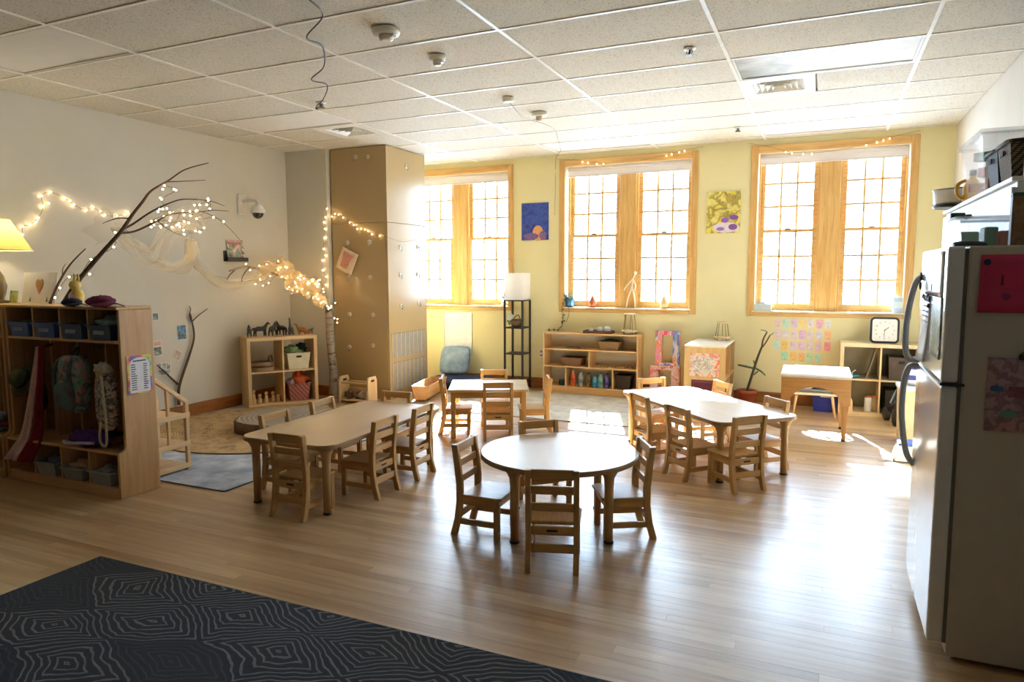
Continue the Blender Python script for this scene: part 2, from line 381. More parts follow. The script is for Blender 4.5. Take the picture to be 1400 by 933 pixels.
def diffuser(cx, cy, hx, lab, soot=False):
    v = empty('air_vent', (cx, cy, ZC), 0, lab, 'air vent', 'ceiling air vents'); hy = .292
    p = MB(); c = .19
    p.box(-hx, hx, -hy, -c, .001, .012); p.box(-hx, hx, c, hy, .001, .012); p.box(-hx, -c, -c, c, .001, .012); p.box(c, hx, -c, c, .001, .012)
    p.build('panel', plain('E6E4DC', .4), v)
    MB().box(-c, c, -c, c, .05, .06).build('duct_throat', plain('3a3833', .8), v)
    for k, q in enumerate((.185, .14, .095, .05)):
        m = MB(); z = -.004*k; i = q-.028
        for s in range(4):
            M = Matrix.Rotation(s*math.pi/2, 4, 'Z')
            m.add([M @ Vector(p) for p in [(-q, -q, z+.002), (q, -q, z+.002), (i, -i, z+.03), (-i, -i, z+.03), (-q, -q, z+.006), (q, -q, z+.006), (i, -i, z+.034), (-i, -i, z+.034)]],
                  [(0, 3, 2, 1), (4, 5, 6, 7), (0, 1, 5, 4), (2, 3, 7, 6), (1, 2, 6, 5), (3, 0, 4, 7)])
        m.build('louver_ring', plain('DAD8CF', .4), v)
diffuser(-.676+.28, 6.156, .268, 'square ceiling air diffuser beside the sooty light panel')
diffuser(-4.333-.305, 6.156, .292, 'square ceiling air diffuser just in front of the tan cabinet')
def detector(x, y, r, lab, cat, kind):
    v = empty(kind, (x, y, ZC-.002), 0, lab, cat); m = plain('E4DFD2', .4)
    MB().lathe([(r, 0), (r, -.018), (r*.93, -.03), (r*.6, -.034)], 28).build('base', m, v)
    if kind == 'smoke_detector':
        MB().lathe([(r*.55, -.034), (r*.5, -.06), (r*.3, -.068)], 22).build('sensor_dome', plain('cfcabd', .35), v)
        MB().box(r*.3, r*.75, -.02, .02, -.05, -.034).build('strobe_lens', plain('d9dde0', .1), v, .004)
    else:
        MB().lathe([(r*.4, -.034), (r*.36, -.07), (r*.2, -.075)], 18).build('sensor_dome', plain('b9ad95', .4), v)
detector(-2.518, 3.718, .085, 'large white smoke alarm with strobe, nearest the camera on the ceiling', 'smoke alarm', 'smoke_detector')
detector(-2.495, 4.299, .058, 'small round white smoke detector behind the large alarm on the ceiling', 'smoke alarm', 'smoke_detector')
detector(-2.499, 6.178, .075, 'cone-shaped white heat detector on the ceiling nearest the windows', 'heat detector', 'heat_detector')
def sprinkler(x, y, lab):
    v = empty('sprinkler_head', (x, y, ZC-.002), 0, lab, 'sprinkler', 'ceiling sprinkler heads')
    MB().lathe([(.042, 0), (.04, -.006), (.015, -.01)], 20).build('escutcheon', plain('e5e5e2', .3), v)
    MB().tube([(0, 0, -.008), (0, 0, -.04)], .009, 8).build('nozzle', plain('6b665e', .3, 1), v)
    d = MB()
    for k in range(6):
        a = k*math.pi/3; d.bar((0, 0, -.042), (.032*math.cos(a), .032*math.sin(a), -.042), .01, .003)
    d.tube([(.013, 0, -.01), (.02, 0, -.025), (.004, 0, -.042)], .003, 6); d.tube([(-.013, 0, -.01), (-.02, 0, -.025), (-.004, 0, -.042)], .003, 6)
    d.build('deflector', plain('4a463f', .35, 1), v)
sprinkler(-.883, 4.87, 'sprinkler head on the ceiling tile above the right-hand table, nearer one')
sprinkler(-.878, 7.655, 'tiny sprinkler head on the ceiling just before the right-hand window')
sprinkler(-4.087, 5.01, 'sprinkler head on the ceiling beside the end of the black cord')
cd = empty('black_cord', (-4.211, 5.10, ZC-.004), 0, 'thin wavy black cord strung along the ceiling near the camera', 'cord')
pts = []
for px in [(0, 0, -.012), (.1, -.12, -.03), (.36, -.35, -.05), (.62, -.62, -.03), (.66, -.85, -.05), (.98, -1.1, -.06), (1.2, -1.38, -.03), (1.26, -1.6, -.05), (1.55, -1.8, -.03), (1.62, -2.0, -.02)]: pts.append(px)
MB().tube(smooth_path(pts, 8), .0045, 6).build('wire', BLACK, cd); MB().ell((0, 0, -.014), (.012, .012, .012)).build('plug', BLACK, cd)
hp = empty('pendant_rose', (-2.523, 5.54, ZC-.002), 0, 'white ceiling rose with a thin cord hanging toward the left window', 'cord')
MB().lathe([(.05, 0), (.05, -.03), (.04, -.04)], 20).build('rose', plain('DDD6C0', .4), hp)
MB().tube(smooth_path([(0, 0, -.03), (.01, .25, -.10), (-.06, .6, -.06), (-.05, 1.2, -.03), (-.25, 1.9, -.03), (-.45, 2.5, -.03), (-.67, 2.93, -.06), (-.68, 2.935, -.5), (-.685, 2.93, -.75)], 6), .0028, 5).build('wire', plain('6f6a60', .5), hp)

# ================================================================== tables and chairs
def make_chair():
    c = empty('child_chair')
    prof = [(-.178, 0), (-.150, .10), (-.137, .20), (-.137, .30), (-.150, .42), (-.166, .535)]; t = .0195
    poly = [(y+t, z) for y, z in prof] + [(y-t, z) for y, z in reversed(prof)]
    for sx in (-1, 1):
        x = sx*.1225
        MB().prism(poly, lambda u, v: (x-.0145, u, v), lambda u, v: (x+.0145, u, v)).build('rear_post', CH[2], c, .003)
        MB().box(x-.0145, x+.0145, .078, .112, 0, .232).build('front_leg', CH[2], c, .003)
        MB().box(x-.009, x+.009, -.13, .08, .188, .231).build('side_apron', CH[1], c, .002)
        MB().box(x-.009, x+.009, -.14, .08, .068, .102).build('side_stretcher', CH[1], c, .002)
    seat = [(-.14, -.118), (.14, -.118), (.146, .10), (.132, .128), (-.132, .128), (-.146, .10)]
    MB().prism(seat, lambda u, v: (u, v, .232), lambda u, v: (u, v, .25)).build('seat', CH[1], c, .004)
    for z0, z1, y in ((.482, .535, -.160), (.402, .446, -.148), (.312, .354, -.138)):
        MB().box(-.108, .108, y-.008, y+.008, z0, z1).build('back_slat', CH[0], c, .003)
    a = MB().box(-.108, .108, -.146, -.130, .186, .231).build('rear_apron', CH[0], c, .002)
    MB().box(-.028, .028, -.1475, -.1455, .205, .216).build('maker_stamp', plain('2a1a0c', .7), a)
    MB().box(-.108, .108, -.158, -.142, .098, .142).build('rear_stretcher', CH[0], c, .002)
    MB().box(-.108, .108, .086, .104, .186, .231).build('front_apron', CH[0], c, .002)
    return c
proto = make_chair()
SEATS = [
 (-2.99, 3.245, 0, 'wooden child chair at the near short end of the left rectangular table', 'l'),
 (-2.70, 3.885, 90, 'wooden child chair on the right side of the left table, nearer of two', 'l'),
 (-2.695, 4.37, 92, 'wooden child chair on the right side of the left table, farther of two', 'l'),
 (-3.555, 3.745, -92, 'wooden child chair on the far left side of the left table, nearer the lockers', 'l'),
 (-3.59, 4.302, -89, 'wooden child chair on the left side of the left table, nearer the cube shelf', 'l'),
 (-3.237, 4.83, 185, 'wooden child chair at the far short end of the left table, only its top showing', 'l'),
 (-1.212, 3.177, 17.5, 'wooden child chair at the front of the round table, back turned to the camera', 'r'),
 (-1.915, 3.56, -88, 'wooden child chair at the left of the round table, seen side-on', 'r'),
 (-.915, 3.94, 119.7, 'wooden child chair at the right of the round table, facing left', 'r'),
 (-1.72, 4.24, 221, 'wooden child chair behind the round table, only its top rail showing', 'r'),
 (-.43, 4.945, 45, 'wooden child chair at the near short end of the right rectangular table', 't'),
 (-.958, 5.08, -42, 'wooden child chair on the left side of the right table, nearer of two', 't'),
 (-1.334, 5.458, -46, 'wooden child chair on the left side of the right table, farther of two', 't'),
 (-1.45, 6.42, 221, 'wooden child chair at the far left end of the right table by the bookshelf', 't'),
 (-.806, 6.44, 128, 'wooden child chair at the far side of the right table, by the low cabinet', 't'),
 (-.305, 5.739, 131, 'wooden child chair on the right side of the right table, nearest the white-topped desk', 't'),
 (-2.655, 5.585, 27, 'wooden child chair in front of the small square table, back to the camera', 's'),
 (-3.06, 6.34, 207, 'wooden child chair behind the small square table', 's'),
 (-2.36, 6.10, 117, 'wooden child chair at the right of the small square table, in the sun', 's'),
 (-3.31, 5.70, -64, 'wooden child chair at the left of the small square table, seen side-on', 's'),
]
GRP = {'l': 'chairs at the left rectangular table', 'r': 'chairs at the round table', 't': 'chairs at the right rectangular table', 's': 'chairs at the small square table'}
for i, (x, y, a, lab, g) in enumerate(SEATS):
    c = proto if i == 0 else copy_tree(proto)
    r = R(a); c.location = (x-math.sin(r)*.166, y+math.cos(r)*.166, 0); c.rotation_euler = (0, 0, r)
    tag(c, lab, 'chair', GRP[g])

EDGE = plain('9C7B50', .45); LEGM = wood('A8875A', 'BF9C6C', 2, .4, 1, .1)
def round_rect(w, h, r, n=6):
    p = []
    for cx, cy, a0 in ((w/2-r, h/2-r, 0), (-w/2+r, h/2-r, 90), (-w/2+r, -h/2+r, 180), (w/2-r, -h/2+r, 270)):
        for k in range(n+1): a = R(a0+90*k/n); p.append((cx+r*math.cos(a), cy+r*math.sin(a)))
    return p
def scaled(poly, d):
    out = []
    for x, y in poly:
        l = math.hypot(x, y); out.append((x*(1-d/l), y*(1-d/l)))
    return out
def make_table(loc, rz, poly, legs, top, lab, topmat):
    t = empty('child_table', loc, rz, lab, 'table')
    MB().prism(scaled(poly, .003), lambda u, v: (u, v, top-.006), lambda u, v: (u, v, top)).build('table_top', topmat, t, .002)
    MB().prism(poly, lambda u, v: (u, v, top-.03), lambda u, v: (u, v, top-.006)).build('edge_band', EDGE, t, .003)
    for (x, y) in legs:
        l = MB().lathe([(.024, .012), (.026, top-.14), (.03, top-.085), (.044, top-.055), (.062, top-.03)], 18, (x, y, 0)).build('leg', LEGM, t)
        MB().lathe([(.027, 0), (.03, .004), (.027, .014)], 16, (x, y, 0)).build('foot_glide', plain('3a352e', .4, .6), l)
    return t
pr = round_rect(.74, 1.43, .10)
make_table((-3.11, 4.035, 0), 0, pr, [(sx*.29, sy*.63) for sx in (-1, 1) for sy in (-1, 1)], .46, 'long wood-laminate child table on the left, in shade', LAM)
pr2 = round_rect(1.48, .73, .10); LAMX = wood('B6956A', 'C9AA7E', 0, .4, .5, 1.0, 'C0A074')
make_table((-.885, 5.762, 0), R(-46.4), pr2, [(sx*.65, sy*.285) for sx in (-1, 1) for sy in (-1, 1)], .46, 'long child table on the right with a sunlit shining top, set at an angle', LAMX)
circ = [(.472*math.cos(2*math.pi*k/64), .472*math.sin(2*math.pi*k/64)) for k in range(64)]
make_table((-1.415, 3.825, 0), R(23.5), circ, [(.265*sx, .285*sy) for sx in (-1, 1) for sy in (-1, 1)], .46, 'round child table with a shining pale top in the middle foreground', LAM)
t3 = empty('square_table', (-2.895, 5.885, 0), R(25), 'small square wooden table with straight legs and apron, near the left window', 'table')
MB().box(-.37, .37, -.305, .305, .435, .457).build('table_top', wood('BE9A68', 'D8B886', 0, .28, .6, .35), t3, .004)
for sx in (-1, 1):
    for sy in (-1, 1): MB().box(sx*.325-.022, sx*.325+.022, sy*.262-.022, sy*.262+.022, 0, .435).build('leg', CH[2], t3, .003)
    MB().box(sx*.325-.009, sx*.325+.009, -.24, .24, .375, .435).build('apron', CH[1], t3, .002)
    MB().box(-.303, .303, sx*.262-.009, sx*.262+.009, .375, .435).build('apron', CH[0], t3, .002)

# ================================================================== rugs
def rug_mat():
    m, nt, b = newmat('diamond_rug'); v = coords(nt); nz = N(nt, 'ShaderNodeTexNoise'); nz.inputs['Scale'].default_value = 2.6; nz.inputs['Detail'].default_value = 3; nt.links.new(v, nz.inputs['Vector'])
    mp = N(nt, 'ShaderNodeMix', data_type='VECTOR'); mp.inputs[0].default_value = .16; nt.links.new(v, mp.inputs[4]); nt.links.new(nz.outputs['Color'], mp.inputs[5])
    sp = N(nt, 'ShaderNodeSeparateXYZ'); nt.links.new(mp.outputs[1], sp.inputs[0])
    def M(op, a, b_=None, c=None):
        n = N(nt, 'ShaderNodeMath', operation=op)
        for i, q in enumerate((a, b_, c)):
            if q is None: continue
            if isinstance(q, (int, float)): n.inputs[i].default_value = q
            else: nt.links.new(q, n.inputs[i])
        return n.outputs[0]
    u = M('MULTIPLY', sp.outputs[0], 1.75); w = M('MULTIPLY', sp.outputs[1], 3.1)
    p, q = M('ADD', u, w), M('SUBTRACT', u, w)
    fp, fq = M('ABSOLUTE', M('SUBTRACT', M('FRACT', p), .5)), M('ABSOLUTE', M('SUBTRACT', M('FRACT', q), .5))
    d = M('MAXIMUM', fp, fq); rings = M('SINE', M('MULTIPLY', d, 72))
    line = M('GREATER_THAN', rings, .62)
    cell = M('ADD', M('MULTIPLY', M('FLOOR', p), 12.9898), M('MULTIPLY', M('FLOOR', q), 78.233)); rnd = M('FRACT', M('MULTIPLY', M('SINE', cell), 43758.5))
    on = M('MULTIPLY_ADD', M('GREATER_THAN', rnd, .28), .8, .2)
    lvl = M('MULTIPLY', M('MULTIPLY', line, on), M('MULTIPLY_ADD', noise(nt, v, 40, 3), .9, .25))
    r = ramp(nt, [(0, '3d424a'), (1, '82878d')]); nt.links.new(lvl, r.inputs[0]); nt.links.new(r.outputs[0], b.inputs['Base Color'])
    b.inputs['Roughness'].default_value = .95; b.inputs['Specular IOR Level'].default_value = .15
    hh = M('ADD', M('MULTIPLY', lvl, .6), noise(nt, v, 260, 2)); bump(nt, b, hh, .6, .006); return m
ru = empty('area_rug', (-1.85, 1.12, 0), 0, 'dark charcoal rug with pale concentric diamonds in the foreground', 'rug')
MB().prism(round_rect(3.28, 2.48, .02, 2), lambda u, v: (u, v, .001), lambda u, v: (u, v, .013)).build('pile', rug_mat(), ru, .003)
eb = MB()
for a, b in (((-1.64, -1.24), (1.64, -1.24)), ((1.64, -1.24), (1.64, 1.24)), ((1.64, 1.24), (-1.64, 1.24)), ((-1.64, 1.24), (-1.64, -1.24))): eb.tube([(a[0], a[1], .007), (b[0], b[1], .007)], .006, 6)
eb.build('bound_edge', fabric('43474a', '5a5e60', 80), ru)
def flat_rug(name, loc, rz, poly, th, mat, lab, edge):
    o = empty(name, loc, rz, lab, 'rug'); MB().prism(poly, lambda u, v: (u, v, .001), lambda u, v: (u, v, th)).build('pile', mat, o, .002)
    MB().tube([(x, y, th*.55) for x, y in poly], th*.55, 6, closed=True).build('bound_edge', edge, o); return o
flat_rug('area_rug', (-4.93, 4.72, 0), 0, round_rect(2.32, 2.5, .01, 1), .008, fabric('8f98a6', 'c3c9d2', 70, big=5), 'pale blue-grey faded rug beside the lockers, under the jute rug', plain('5d6470', .9))
def jute_mat():
    m, nt, b = newmat('jute'); v = coords(nt); l = N(nt, 'ShaderNodeVectorMath', operation='LENGTH'); nt.links.new(v, l.inputs[0])
    mu = N(nt, 'ShaderNodeMath', operation='MULTIPLY'); mu.inputs[1].default_value = 260; nt.links.new(l.outputs['Value'], mu.inputs[0]); si = N(nt, 'ShaderNodeMath', operation='SINE'); nt.links.new(mu.outputs[0], si.inputs[0])
    f = noise(nt, v, 9, 4, .7, .8); r = ramp(nt, [(.32, '7a6544'), (.5, 'B29468'), (.75, 'C6AA7C')]); nt.links.new(f, r.inputs[0]); nt.links.new(r.outputs[0], b.inputs['Base Color']); b.inputs['Roughness'].default_value = .95
    bump(nt, b, si.outputs[0], .5, .004); return m
flat_rug('round_rug', (-4.97, 5.2, .008), 0, [(1.09*math.cos(2*math.pi*k/56), 1.09*math.sin(2*math.pi*k/56)) for k in range(56)], .01, jute_mat(), 'round tan jute rug under the log slab', plain('6e5a3c', .9))
flat_rug('area_rug', (-2.75, 7.35, 0), 0, round_rect(2.1, 1.5, .01, 1), .008, fabric('b9b4aa', 'd6d2c8', 70, big=6), 'pale sunlit rug between the small square table and the low bookshelf', plain('8a867c', .9))

# ================================================================== coat lockers on the left
def tub(m, w0, d0, w1, d1, h, t=.006, z=0, rim=.012):
    """open tapered tub"""
    def q(w, d, zz): return [(-w/2, -d/2, zz), (w/2, -d/2, zz), (w/2, d/2, zz), (-w/2, d/2, zz)]
    vs = q(w0, d0, z)+q(w1, d1, z+h)+q(w1+2*rim, d1+2*rim, z+h)+q(w1+2*rim, d1+2*rim, z+h-rim)+q(w1-2*t, d1-2*t, z+h)+q(w0-2*t, d0-2*t, z+t)
    fs = [(3, 2, 1, 0)]
    for a, b in ((0, 4), (4, 12), (12, 8), (8, 16), (16, 20)):
        for i in range(4): fs.append((a+i, a+(i+1) % 4, b+(i+1) % 4, b+i))
    fs.append((20, 21, 22, 23)); return m.add(vs, fs)
def blob(m, c, r, seed=0, amp=.18, nu=16, nv=10, freq=2.2, M=None):
    from mathutils import noise as mn
    b = len(m.v); m.ell((0, 0, 0), (1, 1, 1), nu, nv)
    for i in range(b, len(m.v)):
        p = Vector(m.v[i]); k = 1+amp*2*(mn.noise(p*freq+Vector((seed*7.3, seed*3.1, 0)))); q = Vector((p.x*r[0]*k, p.y*r[1]*k, p.z*r[2]*k))
        if M is not None: q = M @ q
        m.v[i] = tuple(q+Vector(c))
    return m
def sblock(m, c, r, e=.45, nu=20, nv=12, M=None):
    """soft-edged block (superellipsoid)"""
    b = len(m.v); m.ell((0, 0, 0), (1, 1, 1), nu, nv); sg = lambda v: math.copysign(abs(v)**e, v)
    for i in range(b, len(m.v)):
        p = m.v[i]; rr = math.hypot(p[0], p[1]); k = (abs(rr)**e)/rr if rr > 1e-6 else 0
        cs, sn = (p[0]/rr, p[1]/rr) if rr > 1e-6 else (0, 0)
        q = Vector((sg(cs)*abs(rr)**e*r[0], sg(sn)*abs(rr)**e*r[1], sg(p[2])*r[2]))
        if M is not None: q = M @ q
        m.v[i] = tuple(q+Vector(c))
    return m
def locker(loc, rz, hw, ncol, lab):
    k = empty('coat_locker', loc, rz, lab, 'locker', 'maple coat lockers'); h = 1.28
    poly = [(.15, 0), (.15, h), (-.10, h), (-.10, .36), (-.108, .335), (-.13, .322), (-.155, .318), (-.155, 0)]
    for s in (-1, 1): MB().prism(poly, lambda u, v: (s*hw-.011, u, v), lambda u, v: (s*hw+.011, u, v)).build('side_panel', wood('B08550', 'CFA976', 2, .45, .7, .1, 'C09663'), k, .003)
    i = hw-.011
    MB().box(-hw-.011, hw+.011, -.115, .15, h, h+.02).build('top_panel', MAPLE[0], k, .004)
    MB().box(-i, i, .14, .148, .02, h).build('back_panel', wood('8E6334', 'A67A48', 0, .6, .6), k)
    MB().box(-i, i, -.098, .14, 1.05, 1.068).build('shelf', MAPLE[0], k, .002)
    MB().box(-i, i, -.155, .14, .30, .318).build('bench', MAPLE[0], k, .003)
    MB().box(-i, i, -.15, .14, .055, .072).build('bottom_shelf', MAPLE[0], k, .002)
    MB().box(-i, i, -.15, -.132, 0, .055).build('kick_board', MAPLE[0], k, .002)
    for c in range(1, ncol):
        x = -i+2*i*c/ncol
        MB().box(x-.008, x+.008, -.096, .14, 1.068, h).build('divider', MAPLE[2], k)
        MB().box(x-.008, x+.008, .02, .14, .318, 1.05).build('divider', MAPLE[2], k)
        MB().box(x-.008, x+.008, -.148, .14, .072, .30).build('divider', MAPLE[2], k)
    for c in range(ncol):
        x = -i+2*i*(c+.5)/ncol; hk = MB()
        for s in (-1, 1): hk.tube([(x+s*.03, .14, 1.0), (x+s*.03, .10, .995), (x+s*.03, .085, 1.01)], .004, 6)
        hk.box(x-.05, x+.05, .134, .14, .985, 1.015).build('coat_hook', CHROME, k)
    return k
locker((-4.90, 3.22, 0), 0, .612, 4, 'open maple coat locker with bins, bench and backpacks')
locker((-5.855, 3.235, 0), R(-3), .296, 2, 'open maple coat locker cut off by the left picture edge')
BLUE = sheer('2f55a0', .93, gloss=.5, name='blue_plastic'); CLEARB = sheer('c8ccd0', .55, gloss=.5, name='clear_plastic')
cols = [-5.365, -5.07, -4.775, -4.48]
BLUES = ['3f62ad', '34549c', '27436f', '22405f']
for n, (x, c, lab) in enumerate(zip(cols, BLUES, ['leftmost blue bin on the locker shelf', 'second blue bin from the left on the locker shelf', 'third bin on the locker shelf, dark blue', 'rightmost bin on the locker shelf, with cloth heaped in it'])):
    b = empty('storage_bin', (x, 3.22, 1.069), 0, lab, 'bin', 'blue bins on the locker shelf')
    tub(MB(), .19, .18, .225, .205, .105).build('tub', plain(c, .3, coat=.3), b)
    MB().box(-.065, .045, -.1045, -.1025, .03, .078, Matrix.Rotation(R(-6), 4, 'X')).build('name_label', plain('9aa3ad', .7), b)
    if n == 3: blob(MB(), (.0, .0, .115), (.10, .085, .045), 4, .3).build('heaped_cloth', fabric('7f9a94', 'a9bdb6'), b)
    elif n == 0: blob(MB(), (-.01, .0, .095), (.08, .07, .022), 2, .3).build('toys_inside', plain('6f8a3a', .6), b)
    else: blob(MB(), (0, .0, .085), (.09, .075, .02), n+5, .3).build('cloth_inside', fabric('4d5a6e', '6d7a8e'), b)
for n, (x, lab) in enumerate(zip(cols[1:], ['clear bin under the locker bench, left of three', 'clear bin under the locker bench holding beige felt, middle of three', 'clear bin under the locker bench at the right end'])):
    b = empty('clear_bin', (x, 3.16, .073), 0, lab, 'bin', 'clear bins under the locker bench')
    tub(MB(), .18, .17, .22, .20, .10 if n != 1 else .09).build('tub', plain('8f9698', .35, coat=.3), b)
    blob(MB(), (0, 0, .09), (.085, .075, .035), n+11, .35).build('clothes_inside', fabric(['6e7480', 'b59a76', '83807a'][n], ['8d939d', 'cdb595', 'a5a29a'][n]), b)
# hanging and lying clothes
bp = empty('backpack', (-4.80, 3.15, .55), 0, 'teal floral child backpack hanging in the locker', 'backpack')
sblock(MB(), (0, -.02, .20), (.135, .075, .205), .6).build('bag_body', art(['4d6a6a', '5f9a92', 'b9867f', '3d5f66', '8fb3a6'], 14, .6, .8), bp)
sblock(MB(), (.0, -.085, .12), (.105, .03, .10), .6).build('front_pocket', art(['4a4f55', '63686d', '52776f'], 10, .6, .8), bp)
for s in (-1, 1): MB().tube(smooth_path([(s*.05, .05, .39), (s*.07, -.08, .36), (s*.085, -.10, .2), (s*.08, -.05, .04)], 6), .014, 6).build('strap', fabric('4b4e53', '6b6e74'), bp)
MB().tube(smooth_path([(-.03, .0, .40), (0, .03, .455), (.03, .0, .40)], 5), .008, 6).build('grab_loop', fabric('3a3d40', '54575b'), bp)
tb = empty('floral_bag', (-4.435, 3.12, .40), 0, 'floral cloth bag with a long cream strap hanging at the locker end', 'bag')
sblock(MB(), (-.01, .0, .26), (.085, .045, .21), .6).build('bag_body', art(['2f4046', '7d6a5f', 'c9b7a4', '3d5a5e', '94705f'], 22, .6, .85), tb)
blob(MB(), (.0, -.02, .475), (.06, .045, .05), 3, .3).build('gathered_top', fabric('b7aa95', 'd2c6b2'), tb)
MB().tube(smooth_path([(.02, -.05, .44), (.05, -.06, .2), (.05, -.06, .0), (.02, -.06, -.045), (-.02, -.06, 0), (.0, -.06, .12)], 6), .009, 6).build('strap', fabric('c0b49c', 'd8ccb4'), tb)
ht = empty('sun_hat', (-5.385, 3.15, .74), 0, 'olive brimmed sun hat hanging in the locker', 'hat')
Mh = Matrix.Rotation(R(62), 4, 'X')
MB().lathe([(.135, 0), (.13, .006), (.075, .018), (.072, .05), (.06, .085), (.02, .10)], 24, M=Mh).build('felt_body', fabric('4a4a30', '5f5f40'), ht)
MB().lathe([(.0765, .02), (.0745, .042)], 24, M=Mh).build('hat_band', fabric('26261b', '35352a'), ht)
db = empty('dark_bag', (-5.30, 3.18, .52), 0, 'small dark patterned bag hanging below the sun hat', 'bag')
sblock(MB(), (0, 0, .10), (.085, .04, .11), .6).build('bag_body', art(['15191a', '2b3330', '1d2423'], 20), db)
MB().tube(smooth_path([(-.05, 0, .2), (-.02, .07, .42), (.05, .0, .2)], 6), .007, 6).build('strap', BLACK, db)
ct = empty('hanging_coat', (-5.13, 3.12, 1.0), 0, 'long red coat with pale pink edge trailing over the locker bench', 'coat')
def drape(u0, u1, amp, yo):
    def fn(u, v):
        z = -v*.83; sp = .03+.16*v; lean = -.10*v - .10*max(0, v-.72)*2.2
        x = lean + (u0+(u1-u0)*u-.5)*sp*1.6; y = yo - .05*v + amp*math.sin(u*9+v*3) - (.06 if v > .82 else 0)*(v-.82)*5
        return (x, y, z)
    return fn
MB().grid(drape(.42, 1.0, .012, 0), 12, 16).build('red_cloth', fabric('6b1420', '8d1f2c'), ct, solid=.012)
MB().grid(drape(-.05, .45, .010, -.006), 10, 16).build('pink_lining', fabric('c7a3a0', 'dbbdb8'), ct, solid=.012)
MB().tube([(.0, .0, -.01), (.0, .09, .012)], .01, 6).build('hanger_loop', fabric('6b1420', '8d1f2c'), ct)
pj = empty('purple_jacket', (-4.66, 3.13, .319), 0, 'crumpled purple jacket with white trim lying on the locker bench', 'jacket')
blob(MB(), (0, 0, .055), (.19, .085, .055), 8, .28, 22, 12).build('cloth', fabric('4a2a6b', '6a4390'), pj)
MB().tube(smooth_path([(-.19, -.06, .03), (-.1, -.10, .03), (.02, -.105, .045), (.15, -.08, .05)], 6), .011, 6).build('white_trim', fabric('bdb6c4', 'd6d0dc'), pj)
dk = empty('dark_hat', (-4.60, 3.22, .38), 0, 'small dark hat resting on the purple jacket in the locker', 'hat')
MB().lathe([(.10, .0), (.095, .012), (.06, .018), (.055, .06), (.03, .085), (.005, .088)], 22).build('crown', fabric('1b1c20', '2b2c32'), dk)
MB().lathe([(.058, .02), (.0565, .034)], 22).build('hat_band', fabric('0f1012', '191a1d'), dk)
fc = empty('folded_clothes', (-5.75, 3.16, .319), 0, 'heap of folded clothes on the bench of the cut-off locker', 'clothes')
for q, (c0, c1) in enumerate((('5d6d68', '8a978f'), ('7a3f44', '9a5c5e'), ('6c7684', '98a1ad'))): blob(MB(), (.03*q-.03, -.01*q, .03+.045*q), (.11-.02*q, .075, .032), q+31, .25).build('garment', fabric(c0, c1), fc)
po = empty('wall_chart', (-4.2745, 3.25, .70), 0, 'list poster with a rainbow border on the locker side panel', 'poster')
MB().box(0, .0015, -.093, .093, 0, .265).build('border_sheet', art(['3f9ad1', '7ac07a', 'e3c95a', 'd6574f', '5a6fc0', '62b6c9'], 9, .5, .6, lo=.3, hi=.7), po)
arch = [(-.078, .0+.01), (.078, .01), (.078, .20)] + [(.078*math.cos(R(a)), .20+.052*math.sin(R(a))) for a in range(15, 180, 15)] + [(-.078, .20)]
MB().prism(arch, lambda u, v: (.0016, u, v), lambda u, v: (.0024, u, v)).build('list_sheet', plain('e8e6ea', .7), po)
tx = MB(); tx.box(.0025, .003, -.05, .05, .224, .232)
rr = random.Random(3)
for q in range(12):
    z = .20-q*.0155; tx.box(.0025, .003, -.066, -.066+rr.uniform(.028, .045), z, z+.006); tx.box(.0025, .003, .028, .028+rr.uniform(.022, .036), z, z+.006)
tx.build('text_lines', plain('3b3b44', .8), po)

# ---- on the locker tops
TZ = 1.301
lp = empty('table_lamp', (-5.83, 3.27, TZ), 0, 'lit table lamp with a yellow cone shade on the cut-off locker', 'lamp')
MB().lathe([(.07, 0), (.07, .012), (.03, .025), (.045, .07), (.055, .13), (.04, .2), (.014, .25), (.012, .36)], 24).build('base', plain('8a7a52', .35), lp)
sh = MB(); prof = [(.235, .41), (.10, .64)]
sh.lathe([(.235, .41), (.236, .42), (.101, .64), (.10, .64)], 36)
sh = MB(); n = 40
sh.grid(lambda u, v: ((.236-.135*v)*math.cos(2*math.pi*u), (.236-.135*v)*math.sin(2*math.pi*u), .405+.235*v), n, 4).build('shade', sheer('D6C878', .98, trans=.5, name='lamp_shade'), lp)
MB().tube([(.236*math.cos(2*math.pi*k/40), .236*math.sin(2*math.pi*k/40), .405) for k in range(40)], .004, 6, closed=True).build('shade_rim', plain('e9dfc0', .6), lp)
bu = MB().ell((0, 0, .47), (.028, .028, .036)).build('bulb', glow('FFDFA0', 25), lp)
pl = bpy.data.lights.new('lamp_light', 'POINT'); pl.energy = 3.2; pl.color = (1, .88, .66); pl.shadow_soft_size = .03
plo = bpy.data.objects.new('lamp_light', pl); COL.objects.link(plo); plo.parent = lp; plo.location = (0, 0, .53)
hc = empty('heart_card', (-5.46, 3.33, TZ), 0, 'white card with an orange heart leaning on the locker top', 'card'); Mt = Matrix.Rotation(R(-9), 4, 'X')
MB().box(-.20, .20, -.0015, .0015, 0, .235, Mt).build('sheet', plain('e9e7ea', .75), hc)
hp_ = []
for k in range(40):
    t = 2*math.pi*k/40; hp_.append((.0035*16*math.sin(t)**3*.85, .0042*(13*math.cos(t)-5*math.cos(2*t)-2*math.cos(3*t)-math.cos(4*t))))
MB().prism(hp_, lambda u, v: Mt @ Vector((u+.0, -.0028, v+.135)), lambda u, v: Mt @ Vector((u+.0, -.0018, v+.135))).build('heart', art(['c9553b', 'd98a52', '8f8f5a', 'd06c4a'], 20, .6), hc)
inn = [(u*.62, v*.62) for u, v in hp_]
MB().prism(inn, lambda u, v: Mt @ Vector((u, -.0036, v+.137)), lambda u, v: Mt @ Vector((u, -.0028, v+.137))).build('heart_centre', art(['8f9a62', 'c58a4c', 'b5a06a'], 30, .6), hc)
